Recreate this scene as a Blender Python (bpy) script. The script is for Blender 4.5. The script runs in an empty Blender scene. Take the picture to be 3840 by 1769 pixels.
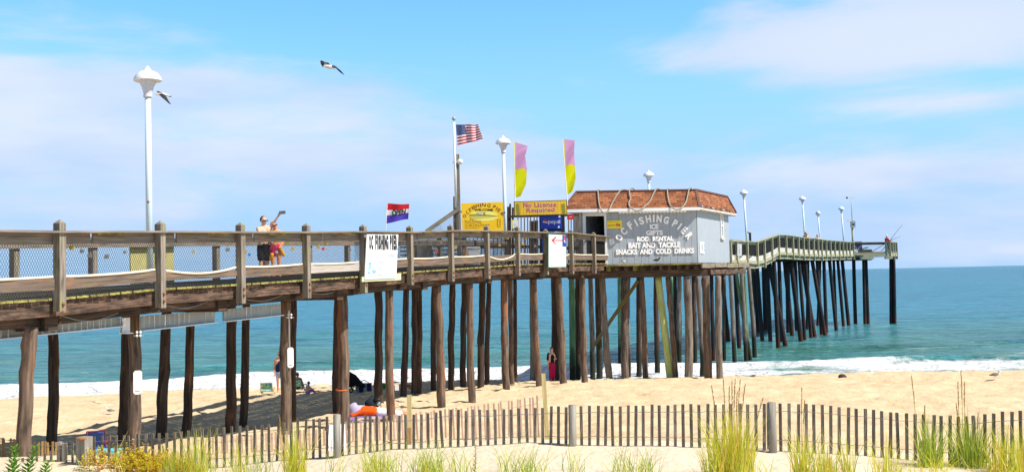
import bpy, math, random
import numpy as np
from mathutils import Vector, Matrix, noise
random.seed(7)
SC = bpy.context.scene
COL = SC.collection
R = math.radians
V = Vector

# ------------------------------------------------------------------ camera
F = 4132.0; CX = 1920.0; CY = 819.5; W_, H_ = 3840.0, 1769.0
CAMZ = 5.3
PITCH = math.atan(216.5 / F); ROLL = 0.0224
fw = V((0, math.cos(PITCH), math.sin(PITCH)))
r0 = V((1, 0, 0)); u0 = r0.cross(fw)
rt = r0 * math.cos(ROLL) - u0 * math.sin(ROLL)
up = u0 * math.cos(ROLL) + r0 * math.sin(ROLL)
cam_d = bpy.data.cameras.new('camera'); cam = bpy.data.objects.new('camera', cam_d); COL.objects.link(cam)
cam.matrix_world = Matrix(((rt.x, up.x, -fw.x, 0), (rt.y, up.y, -fw.y, 0), (rt.z, up.z, -fw.z, CAMZ), (0, 0, 0, 1)))
cam_d.sensor_width = 36; cam_d.lens = 36 * F / W_
cam_d.shift_y = (CY - H_ / 2) / W_
cam_d.clip_start = 0.1; cam_d.clip_end = 30000
SC.camera = cam
C0 = V((0, 0, CAMZ))

# ------------------------------------------------------------------ light, sky, exposure
SUN_AZ = R(-20)      # angle of the direction to the sun from +X
SUN_EL = R(50)
sd = V((math.cos(SUN_EL) * math.cos(SUN_AZ), math.cos(SUN_EL) * math.sin(SUN_AZ), math.sin(SUN_EL)))
sl = bpy.data.lights.new('sun', 'SUN'); sl.energy = 5.0; sl.angle = R(0.53); sl.color = (1.0, 0.94, 0.84)
so = bpy.data.objects.new('sun', sl); COL.objects.link(so)
so.rotation_euler = sd.to_track_quat('Z', 'Y').to_euler()
so.location = (30, -10, 40)
world = bpy.data.worlds.new("World"); SC.world = world; world.use_nodes = True
SC.view_settings.view_transform = 'Standard'; SC.view_settings.look = 'None'
SC.view_settings.exposure = 0.45; SC.view_settings.gamma = 1

def build_world():
    nt = world.node_tree; nt.nodes.clear(); N = nt.nodes.new; L = nt.links.new
    out = N('ShaderNodeOutputWorld'); bg = N('ShaderNodeBackground'); bg.inputs[1].default_value = 0.12
    sky = N('ShaderNodeTexSky'); sky.sky_type = 'NISHITA'; sky.sun_disc = False
    sky.sun_elevation = SUN_EL; sky.sun_rotation = math.atan2(sd.x, sd.y)
    sky.altitude = 0; sky.air_density = 1.0; sky.dust_density = 0.4; sky.ozone_density = 1.2
    tc = N('ShaderNodeTexCoord'); sep = N('ShaderNodeSeparateXYZ'); L(tc.outputs['Generated'], sep.inputs[0])
    def math_(op, a, b=None, clamp=False):
        m = N('ShaderNodeMath'); m.operation = op; m.use_clamp = clamp
        for i, v in enumerate((a, b)):
            if v is None: continue
            if isinstance(v, (int, float)): m.inputs[i].default_value = v
            else: L(v, m.inputs[i])
        return m.outputs[0]
    def blob(x, z, sx, sz, amp):
        a = math_('MULTIPLY', math_('SUBTRACT', sep.outputs[0], x), 1 / sx); b = math_('MULTIPLY', math_('SUBTRACT', sep.outputs[2], z), 1 / sz)
        d = math_('ADD', math_('MULTIPLY', a, a), math_('MULTIPLY', b, b))
        return math_('MULTIPLY', math_('EXPONENT', math_('MULTIPLY', d, -1)), amp)
    mp = N('ShaderNodeMapping'); mp.inputs['Scale'].default_value = (3.6, 3.6, 15); mp.inputs['Location'].default_value = (1.3, 0.2, 0.35)
    L(tc.outputs['Generated'], mp.inputs[0])
    n1 = N('ShaderNodeTexNoise'); n1.inputs['Scale'].default_value = 1.0; n1.inputs['Detail'].default_value = 6; n1.inputs['Roughness'].default_value = 0.60; n1.inputs['Distortion'].default_value = 0.3
    L(mp.outputs[0], n1.inputs[0])
    f = math_('MULTIPLY', math_('SUBTRACT', n1.outputs['Fac'], 0.49), 3.3)
    for b in ((.29, .195, .19, .035, 1.3), (.44, .2, .12, .035, .7), (.20, .228, .035, .012, .6), (-.34, .165, .20, .04, 1.0), (-.14, .165, .08, .025, .5),
              (-.3, .11, .3, .022, .85), (-.02, .085, .14, .016, .6), (.30, .085, .25, .02, .75), (.36, .14, .1, .012, .8), (.03, .235, .16, .03, -1.3), (-.2, .245, .15, .022, -.9), (.16, .145, .12, .02, -.5), (-.05, .205, .1, .02, -.5), (0, .03, .9, .05, .25)):
        f = math_('ADD', f, blob(*b))
    ramp = N('ShaderNodeMapRange'); ramp.inputs['From Min'].default_value = -0.15; ramp.inputs['From Max'].default_value = 0.95
    ramp.interpolation_type = 'SMOOTHSTEP'; L(f, ramp.inputs['Value'])
    n2 = N('ShaderNodeTexNoise'); n2.inputs['Scale'].default_value = 1.4; n2.inputs['Detail'].default_value = 5
    L(mp.outputs[0], n2.inputs[0])
    cc = N('ShaderNodeMixRGB'); cc.inputs[1].default_value = (3.45, 4.35, 6.1, 1); cc.inputs[2].default_value = (4.9, 5.2, 6.25, 1)
    rb = N('ShaderNodeMapRange'); rb.inputs['From Min'].default_value = 0.35; rb.inputs['From Max'].default_value = 0.65; L(n2.outputs['Fac'], rb.inputs['Value'])
    L(math_('MAXIMUM', rb.outputs[0], math_('MULTIPLY', blob(0.33, 0.195, 0.19, 0.045, 1.1), 1.0)), cc.inputs[0])
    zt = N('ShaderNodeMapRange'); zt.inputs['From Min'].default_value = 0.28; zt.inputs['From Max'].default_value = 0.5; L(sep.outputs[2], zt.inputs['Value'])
    tz = N('ShaderNodeMixRGB'); tz.inputs[1].default_value = SKYTINT; tz.inputs[2].default_value = (.60, .48, .42, 1); L(zt.outputs[0], tz.inputs[0])  # unseen upper sky dimmed and warmed to weaken and neutralise the shadow fill
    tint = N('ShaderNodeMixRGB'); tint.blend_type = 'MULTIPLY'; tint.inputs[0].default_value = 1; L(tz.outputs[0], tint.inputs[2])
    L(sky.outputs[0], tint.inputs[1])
    # pale sea haze low over the horizon, and clouds held off the unseen zenith to cut fill light
    veil = N('ShaderNodeMapRange'); veil.inputs['From Min'].default_value = 0.27; veil.inputs['From Max'].default_value = 0.03; veil.inputs['To Max'].default_value = .95; veil.interpolation_type = 'SMOOTHSTEP'; L(sep.outputs[2], veil.inputs['Value'])
    mv = N('ShaderNodeMixRGB'); mv.inputs[2].default_value = (2.45, 4.0, 6.1, 1); L(veil.outputs[0], mv.inputs[0]); L(tint.outputs[0], mv.inputs[1])
    hi = N('ShaderNodeMapRange'); hi.inputs['From Min'].default_value = 0.50; hi.inputs['From Max'].default_value = 0.30; hi.inputs['To Max'].default_value = .85; L(sep.outputs[2], hi.inputs['Value'])
    mx = N('ShaderNodeMixRGB'); L(math_('MULTIPLY', ramp.outputs[0], hi.outputs[0]), mx.inputs[0]); L(mv.outputs[0], mx.inputs[1]); L(cc.outputs[0], mx.inputs[2])
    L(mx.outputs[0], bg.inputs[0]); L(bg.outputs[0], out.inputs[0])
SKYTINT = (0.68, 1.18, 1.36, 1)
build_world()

# ------------------------------------------------------------------ pixel <-> place helpers (layout only)
def ray(px, py):
    return (fw + rt * ((px - CX) / F) - up * ((py - CY) / F))
def at(px, py, Y):
    d = ray(px, py); return C0 + d * (Y / d.y)
def proj(p):
    d = V(p) - C0; k = d.dot(fw); return (CX + F * d.dot(rt) / k, CY - F * d.dot(up) / k)
class Line:                       # a straight plan line X = X0 + m (Y - Y0)
    def __init__(s, X0, Y0, m): s.X0, s.Y0, s.m = X0, Y0, m
    def X(s, Y): return s.X0 + s.m * (Y - s.Y0)
    def Yat(s, px, py=1000): d = ray(px, py); a = d.x / d.y; return (s.X0 - s.m * s.Y0) / (a - s.m)
    def hit(s, px, py): return at(px, py, s.Yat(px, py))
    def off(s, o): return Line(s.X0 + o, s.Y0, s.m)      # o metres along X (negative: towards the far side)
NEAR = Line(-7.51, 18.1, 0.412)
FARL = Line(13.3, 66.0, 0.5176)

# ------------------------------------------------------------------ terrain
FB = [(-300,1742),(0,1735),(122,1727),(260,1731),(400,1738),(560,1742),(800,1752),(905,1744),(1010,1734),(1145,1718),(1255,1708),(1320,1703),(1450,1687),(1635,1677),(1782,1671),(1965,1661),(2110,1665),(2225,1666),(2490,1670),(2600,1676),(2889,1689),(3044,1697),(3200,1707),(3347,1717),(3450,1726),(3550,1733),(3690,1742),(3840,1750),(4200,1760)]
FT = [(60,1722),(122,1713),(161,1700),(203,1682),(224,1663),(261,1655),(360,1632),(500,1629),(641,1619),(730,1611),(855,1601),(909,1596),(1035,1587),(1165,1570),(1227,1562),(1321,1559),(1457,1557),(1600,1549),(1657,1537),(1798,1536),(1965,1531),(2059,1523),(2278,1521),(2486,1517),(2940,1512),(3029,1513),(3091,1519),(3185,1526),(3253,1532),(3315,1540),(3347,1543),(3409,1549),(3477,1557),(3581,1559),(3686,1555),(3722,1549),(3785,1541),(3860,1534)]
def fenceY(px): return 15.2 - (px - 1200) * 0.00095
FX = []; FY = []; FZ = []
for px, py in FB:
    p = at(px, py, fenceY(px)); FX.append(p.x); FY.append(p.y); FZ.append(p.z)
PY_ = [0, 14, 17.5, 20, 24, 27, 31, 36, 40, 44, 47.5, 49, 50.5, 53, 56, 62, 80, 200]
PZ_ = [3.0, 2.75, 2.35, 2.15, 1.8, 1.6, 1.5, 1.48, 1.32, 1.02, .85, .62, .3, .04, -.25, -.7, -2, -3]
def sm(t): t = max(0., min(1., t)); return t * t * (3 - 2 * t)
def shore(x, y=60): return -4.2 * sm((-7 - x) / 17) * sm((y - 36) / 12)
def ground0(x, y):
    yc = float(np.interp(x, FX, FY)); zc = float(np.interp(x, FX, FZ))
    pz = float(np.interp(y - shore(x, y), PY_, PZ_))
    if y <= yc + .12: z = zc - 0.05 * max(0, yc - y)
    else:
        s = sm((y - yc - .12) / 3.2); z = zc * (1 - s) + pz * s
    return z
def ground(x, y):
    z = ground0(x, y)
    k = sm((y - 17) / 4) * (1 - sm((y - 49.0) / 3))
    z += k * (0.05 * noise.noise(V((x * .8, y * .8, 0))) + 0.07 * noise.noise(V((x * 2.2, y * 2.2, 3))) + 0.05 * noise.noise(V((x * 5.5, y * 5.5, 7))))
    z += k * 0.12 * noise.noise(V((x * .16, y * .3, 11)))
    if k > .1:
        dd = noise.voronoi(V((x * 1.5, y * 1.2, 0)))[0][0]; z -= k * .055 * max(0, 1 - dd / .42)
    if y < 18: z += (1 - sm((y - 15) / 3)) * (0.02 * noise.noise(V((x * 1.3, y * 1.3, 5))) + .012 * noise.noise(V((x * 5, y * 5, 9))))
    return z
def ground_hit(px, py, y0=9.0):
    d = ray(px, py); d = d / d.y; y = y0
    while y < 130:
        p = C0 + d * y; g = max(ground0(p.x, y), 0.0 if y > 52 else -9)
        if p.z <= g: return V((p.x, y, g))
        y += 0.04
    return C0 + d * 60

# ------------------------------------------------------------------ materials
MATS = {}
def nodes_mat(name):
    m = bpy.data.materials.new(name); m.use_nodes = True; nt = m.node_tree
    b = nt.nodes['Principled BSDF']; MATS[name] = m
    return m, nt, b
def plain(name, c, rough=0.6, metal=0.0, spec=0.4, var=0.12, scale=18, bump=0.0):
    m, nt, b = nodes_mat(name); N = nt.nodes.new; L = nt.links.new
    tc = N('ShaderNodeTexCoord'); n = N('ShaderNodeTexNoise'); n.inputs['Scale'].default_value = scale; n.inputs['Detail'].default_value = 4
    L(tc.outputs['Object'], n.inputs[0])
    mx = N('ShaderNodeMixRGB'); c = tuple(c)
    mx.inputs[1].default_value = tuple(v * (1 - var) for v in c) + (1,); mx.inputs[2].default_value = tuple(min(1, v * (1 + var)) for v in c) + (1,)
    L(n.outputs['Fac'], mx.inputs[0]); L(mx.outputs[0], b.inputs['Base Color'])
    b.inputs['Roughness'].default_value = rough; b.inputs['Metallic'].default_value = metal; b.inputs['Specular IOR Level'].default_value = spec
    if bump:
        bp = N('ShaderNodeBump'); bp.inputs['Strength'].default_value = bump; bp.inputs['Distance'].default_value = .02
        L(n.outputs['Fac'], bp.inputs['Height']); L(bp.outputs[0], b.inputs['Normal'])
    return m
def wood(name, c1, c2, stain=None, stain_amt=0.3, algae=None, algae_amt=0.0, rough=.85, us=1.6, vs=26, bump=.5, stain_scale=1.3, algae_low=0.0):
    m, nt, b = nodes_mat(name); N = nt.nodes.new; L = nt.links.new
    uv = N('ShaderNodeUVMap'); mp = N('ShaderNodeMapping'); mp.inputs['Scale'].default_value = (us, vs, 1); L(uv.outputs[0], mp.inputs[0])
    n = N('ShaderNodeTexNoise'); n.inputs['Scale'].default_value = 1; n.inputs['Detail'].default_value = 6; n.inputs['Distortion'].default_value = .4; L(mp.outputs[0], n.inputs[0])
    rp = N('ShaderNodeMapRange'); rp.inputs['From Min'].default_value = .3; rp.inputs['From Max'].default_value = .7; L(n.outputs['Fac'], rp.inputs['Value'])
    mx = N('ShaderNodeMixRGB'); mx.inputs[1].default_value = c1 + (1,); mx.inputs[2].default_value = c2 + (1,); L(rp.outputs[0], mx.inputs[0])
    last = mx
    def layer(last, col, amt, sc, seed):
        mp2 = N('ShaderNodeMapping'); mp2.inputs['Scale'].default_value = (sc, sc * 3, 1); mp2.inputs['Location'].default_value = (seed, seed * 1.7, 0); L(uv.outputs[0], mp2.inputs[0])
        n2 = N('ShaderNodeTexNoise'); n2.inputs['Scale'].default_value = 1; n2.inputs['Detail'].default_value = 5; n2.inputs['Roughness'].default_value = .65; L(mp2.outputs[0], n2.inputs[0])
        r2 = N('ShaderNodeMapRange'); r2.inputs['From Min'].default_value = .62 - amt * .35; r2.inputs['From Max'].default_value = .8 - amt * .3; L(n2.outputs['Fac'], r2.inputs['Value'])
        m2 = N('ShaderNodeMixRGB'); m2.inputs[2].default_value = col + (1,); L(r2.outputs[0], m2.inputs[0]); L(last.outputs[0], m2.inputs[1]); return m2
    if stain: last = layer(last, stain, stain_amt, stain_scale, 3.1)
    if algae: last = layer(last, algae, algae_amt, 1.8, 7.7)
    L(last.outputs[0], b.inputs['Base Color']); b.inputs['Roughness'].default_value = rough; b.inputs['Specular IOR Level'].default_value = .25
    bp = N('ShaderNodeBump'); bp.inputs['Strength'].default_value = bump; bp.inputs['Distance'].default_value = .01; L(n.outputs['Fac'], bp.inputs['Height']); L(bp.outputs[0], b.inputs['Normal'])
    return m
M_rail = wood('weathered_rail_wood', (.12, .10, .082), (.30, .26, .22), stain=(.36, .22, .14), stain_amt=.25, algae=(.22, .24, .05), algae_amt=.15)
M_raild = wood('brown_lower_board_wood', (.085, .062, .048), (.22, .165, .13), stain=(.26, .14, .08), stain_amt=.3, algae=(.18, .19, .06), algae_amt=.1)
M_railp = wood('bleached_rail_wood', (.34, .31, .28), (.52, .48, .44), stain=(.42, .26, .18), stain_amt=.15)
M_post = wood('weathered_post_wood', (.12, .102, .084), (.33, .285, .235), stain=(.08, .06, .045), stain_amt=.15, algae=(.26, .28, .07), algae_amt=.25)
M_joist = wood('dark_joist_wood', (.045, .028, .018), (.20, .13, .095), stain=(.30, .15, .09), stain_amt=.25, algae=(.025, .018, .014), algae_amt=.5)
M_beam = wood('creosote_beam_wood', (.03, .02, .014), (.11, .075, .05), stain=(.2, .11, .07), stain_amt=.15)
M_deck = wood('deck_board_wood', (.18, .15, .11), (.36, .31, .24), algae=(.16, .15, .05), algae_amt=.3)
M_edge = wood('mossy_board_end', (.17, .155, .045), (.42, .385, .11), stain=(.10, .075, .04), stain_amt=.5, us=9, vs=9)
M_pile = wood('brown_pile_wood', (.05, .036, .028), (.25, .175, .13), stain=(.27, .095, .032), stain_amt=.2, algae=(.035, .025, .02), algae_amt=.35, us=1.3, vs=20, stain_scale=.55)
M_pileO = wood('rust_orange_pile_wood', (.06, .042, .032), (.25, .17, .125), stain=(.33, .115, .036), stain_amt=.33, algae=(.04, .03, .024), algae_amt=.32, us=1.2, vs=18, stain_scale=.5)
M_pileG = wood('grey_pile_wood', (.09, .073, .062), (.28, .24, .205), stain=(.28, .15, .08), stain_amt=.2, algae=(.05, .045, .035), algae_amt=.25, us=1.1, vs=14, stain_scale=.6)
M_pileD = wood('shade_dark_pile_wood', (.022, .015, .012), (.095, .062, .046), stain=(.22, .10, .05), stain_amt=.22, us=1.1, vs=14, stain_scale=.7)  # darker copy of the pile wood, with under-deck shade in its colour
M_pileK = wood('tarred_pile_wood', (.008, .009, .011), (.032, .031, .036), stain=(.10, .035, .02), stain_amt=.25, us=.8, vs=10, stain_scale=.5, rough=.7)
M_pileN = wood('green_treated_pile_wood', (.07, .17, .09), (.16, .32, .17), stain=(.05, .1, .05), stain_amt=.2, us=1, vs=8)
M_pileY = wood('yellow_green_pile_wood', (.28, .36, .08), (.56, .62, .24), stain=(.46, .52, .34), stain_amt=.4, us=1, vs=7)
M_far = wood('pale_green_railing_wood', (.27, .26, .17), (.50, .48, .35), stain=(.28, .21, .14), stain_amt=.25, algae=(.26, .28, .10), algae_amt=.35)
M_toe = wood('whitewashed_board', (.42, .41, .37), (.64, .63, .59), stain=(.3, .28, .2), stain_amt=.2)
M_picket = wood('weathered_picket_wood', (.10, .08, .063), (.27, .22, .18), stain=(.36, .31, .27), stain_amt=.2, us=3, vs=60)
M_picketP = wood('pinkish_new_picket_wood', (.30, .19, .145), (.50, .35, .275), us=3, vs=60)
M_picketO = wood('ochre_picket_wood', (.30, .18, .07), (.5, .32, .14), us=3, vs=60)
M_stake = wood('fresh_pine_stake', (.45, .36, .15), (.68, .58, .30), us=2, vs=30)
M_fpost = wood('grey_fence_post_wood', (.19, .17, .145), (.38, .355, .31), stain=(.2, .16, .11), stain_amt=.3, us=2, vs=20)
M_wire = plain('dark_wire', (.045, .042, .04), .5, .5)
M_wireL = plain('galvanised_wire', (.30, .30, .30), .5, .4)
M_hose = plain('cream_hose_rubber', (.80, .75, .58), .45)
M_rope = plain('grey_rope', (.36, .34, .275), .8, bump=.6, scale=90)
M_white = plain('white_paint', (.80, .81, .82), .4, var=.04)
M_polew = plain('pale_blue_white_paint', (.62, .74, .78), .35, var=.06)
M_black = plain('black_paint', (.012, .012, .014), .5)
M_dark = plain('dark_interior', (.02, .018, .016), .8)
M_galv = plain('galvanised_sheet', (.36, .39, .38), .55, .25, var=.3, scale=3)
M_rust = plain('rusty_bolt_metal', (.32, .13, .05), .8, .2, var=.4)
M_red = plain('red_paint', (.62, .03, .03), .5)
M_yellow = plain('sign_yellow_paint', (.80, .50, .01), .5, var=.10, scale=3)
M_yelbr = plain('bright_yellow_paint', (.85, .72, .03), .5)
M_navy = plain('navy_paint', (.012, .05, .28), .35)
M_blue = plain('machine_blue_paint', (.008, .035, .42), .3)
M_fade = plain('faded_blue_ink', (.22, .36, .55), .6)
M_skyb = plain('sky_blue_ink', (.12, .42, .82), .6)
M_pinkink = plain('faded_pink_ink', (.80, .45, .40), .6)
M_brownink = plain('brown_lettering', (.16, .05, .01), .6)
M_olive = plain('olive_print', (.28, .26, .03), .6)
M_oval = plain('pale_yellow_print', (.80, .72, .16), .6)

def wall_mat():
    m, nt, b = nodes_mat('grey_painted_plywood'); N = nt.nodes.new; L = nt.links.new
    tc = N('ShaderNodeTexCoord'); n = N('ShaderNodeTexNoise'); n.inputs['Scale'].default_value = 2.5; n.inputs['Detail'].default_value = 6; L(tc.outputs['Object'], n.inputs[0])
    mp = N('ShaderNodeMapping'); mp.inputs['Scale'].default_value = (9, 9, .5); L(tc.outputs['Object'], mp.inputs[0]); n2 = N('ShaderNodeTexNoise'); n2.inputs['Scale'].default_value = 1; n2.inputs['Detail'].default_value = 5; L(mp.outputs[0], n2.inputs[0])
    mx = N('ShaderNodeMixRGB'); mx.inputs[1].default_value = (.305, .355, .405, 1); mx.inputs[2].default_value = (.375, .425, .475, 1); L(n.outputs['Fac'], mx.inputs[0])
    r2 = N('ShaderNodeMapRange'); r2.inputs['From Min'].default_value = .56; r2.inputs['From Max'].default_value = .74; r2.inputs['To Max'].default_value = .5; L(n2.outputs['Fac'], r2.inputs['Value'])
    m2 = N('ShaderNodeMixRGB'); m2.inputs[2].default_value = (.27, .30, .31, 1); L(r2.outputs[0], m2.inputs[0]); L(mx.outputs[0], m2.inputs[1]); L(m2.outputs[0], b.inputs['Base Color'])
    b.inputs['Roughness'].default_value = .6
    return m
M_wall = wall_mat()
def shingle_mat(name, ca, cb, cc):
    m, nt, b = nodes_mat(name); N = nt.nodes.new; L = nt.links.new
    uv = N('ShaderNodeUVMap'); br = N('ShaderNodeTexBrick'); br.inputs['Scale'].default_value = 1
    br.inputs['Brick Width'].default_value = .26; br.inputs['Row Height'].default_value = .125; br.inputs['Mortar Size'].default_value = .008
    br.inputs['Color1'].default_value = ca + (1,); br.inputs['Color2'].default_value = cb + (1,); br.inputs['Mortar'].default_value = (.06, .02, .01, 1); br.inputs['Bias'].default_value = 0
    mp = N('ShaderNodeMapping'); L(uv.outputs[0], mp.inputs[0]); L(mp.outputs[0], br.inputs[0])
    n = N('ShaderNodeTexNoise'); n.inputs['Scale'].default_value = 3.3; n.inputs['Detail'].default_value = 4; L(uv.outputs[0], n.inputs[0])
    mx = N('ShaderNodeMixRGB'); mx.inputs[2].default_value = cc + (1,); L(br.outputs['Color'], mx.inputs[1])
    rp = N('ShaderNodeMapRange'); rp.inputs['From Min'].default_value = .45; rp.inputs['From Max'].default_value = .75; L(n.outputs['Fac'], rp.inputs['Value']); L(rp.outputs[0], mx.inputs[0])
    L(mx.outputs[0], b.inputs['Base Color']); b.inputs['Roughness'].default_value = .9
    bp = N('ShaderNodeBump'); bp.inputs['Strength'].default_value = .6; bp.inputs['Distance'].default_value = .02; L(br.outputs['Fac'], bp.inputs['Height']); bp.invert = True; L(bp.outputs[0], b.inputs['Normal'])
    return m
M_shing = shingle_mat('red_brown_shingles', (.14, .045, .018), (.42, .15, .060), (.28, .10, .040))

def tide_zone(m, col=(.028, .03, .018), z0=1.9, z1=1.1):
    # wet weed-dark band left by the tide on the piles that stand in the sea
    nt = m.node_tree; N = nt.nodes.new; L = nt.links.new; b = nt.nodes['Principled BSDF']; src = b.inputs['Base Color'].links[0].from_socket
    g = N('ShaderNodeNewGeometry'); sp = N('ShaderNodeSeparateXYZ'); L(g.outputs['Position'], sp.inputs[0]); n = N('ShaderNodeTexNoise'); n.inputs['Scale'].default_value = 2.5; L(g.outputs['Position'], n.inputs[0])
    ad = N('ShaderNodeMath'); ad.operation = 'ADD'; L(sp.outputs[2], ad.inputs[0]); L(n.outputs['Fac'], ad.inputs[1])
    a = N('ShaderNodeMapRange'); a.inputs['From Min'].default_value = z0 + .5; a.inputs['From Max'].default_value = z1 + .5; L(ad.outputs[0], a.inputs['Value'])
    c = N('ShaderNodeMapRange'); c.inputs['From Min'].default_value = 50.5; c.inputs['From Max'].default_value = 51.5; L(sp.outputs[1], c.inputs['Value'])
    mu = N('ShaderNodeMath'); mu.operation = 'MULTIPLY'; L(a.outputs[0], mu.inputs[0]); L(c.outputs[0], mu.inputs[1])
    mx = N('ShaderNodeMixRGB'); mx.inputs[2].default_value = col + (1,); L(mu.outputs[0], mx.inputs[0]); L(src, mx.inputs[1]); L(mx.outputs[0], b.inputs['Base Color'])
for _m in (M_pileG, M_pileD, M_pileN): tide_zone(_m)
tide_zone(M_pileK, (.07, .022, .014), 1.0, .4)
def sand_mat():
    m, nt, b = nodes_mat('beach_sand'); N = nt.nodes.new; L = nt.links.new
    tc = N('ShaderNodeTexCoord'); g = N('ShaderNodeNewGeometry'); sep = N('ShaderNodeSeparateXYZ'); L(g.outputs['Position'], sep.inputs[0])
    n = N('ShaderNodeTexNoise'); n.inputs['Scale'].default_value = .9; n.inputs['Detail'].default_value = 8; n.inputs['Roughness'].default_value = .6; L(tc.outputs['Object'], n.inputs[0])
    mx = N('ShaderNodeMixRGB'); mx.inputs[1].default_value = (.57, .435, .27, 1); mx.inputs[2].default_value = (.67, .53, .355, 1)
    r = N('ShaderNodeMapRange'); r.inputs['From Min'].default_value = .35; r.inputs['From Max'].default_value = .65; L(n.outputs['Fac'], r.inputs['Value']); L(r.outputs[0], mx.inputs[0])
    # pale dry dune sand near the fence
    d = N('ShaderNodeMapRange'); d.inputs['From Min'].default_value = 19; d.inputs['From Max'].default_value = 15; L(sep.outputs[1], d.inputs['Value'])
    mx2 = N('ShaderNodeMixRGB'); mx2.inputs[2].default_value = (.66, .565, .44, 1); L(d.outputs[0], mx2.inputs[0]); L(mx.outputs[0], mx2.inputs[1])
    # damp sand near the water
    w = N('ShaderNodeMapRange'); w.inputs['From Min'].default_value = .42; w.inputs['From Max'].default_value = .12; L(sep.outputs[2], w.inputs['Value'])
    mx3 = N('ShaderNodeMixRGB'); mx3.inputs[2].default_value = (.34, .25, .16, 1); L(w.outputs[0], mx3.inputs[0]); L(mx2.outputs[0], mx3.inputs[1])
    # scattered dark specks (wrack, shells)
    v = N('ShaderNodeTexNoise'); v.inputs['Scale'].default_value = 5; v.inputs['Detail'].default_value = 3; L(tc.outputs['Object'], v.inputs[0])
    sp = N('ShaderNodeMapRange'); sp.inputs['From Min'].default_value = .68; sp.inputs['From Max'].default_value = .74; L(v.outputs['Fac'], sp.inputs['Value'])
    mx4 = N('ShaderNodeMixRGB'); mx4.inputs[2].default_value = (.42, .29, .15, 1); mxm = N('ShaderNodeMath'); mxm.operation = 'MULTIPLY'; mxm.inputs[1].default_value = .6; L(sp.outputs[0], mxm.inputs[0]); L(mxm.outputs[0], mx4.inputs[0]); L(mx3.outputs[0], mx4.inputs[1])
    L(mx4.outputs[0], b.inputs['Base Color']); b.inputs['Roughness'].default_value = .95; b.inputs['Specular IOR Level'].default_value = .1
    bn = N('ShaderNodeTexNoise'); bn.inputs['Scale'].default_value = 7; bn.inputs['Detail'].default_value = 6; L(tc.outputs['Object'], bn.inputs[0])
    bp = N('ShaderNodeBump'); bp.inputs['Strength'].default_value = .6; bp.inputs['Distance'].default_value = .07; L(bn.outputs['Fac'], bp.inputs['Height']); L(bp.outputs[0], b.inputs['Normal'])
    return m
M_sand = sand_mat()

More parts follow.
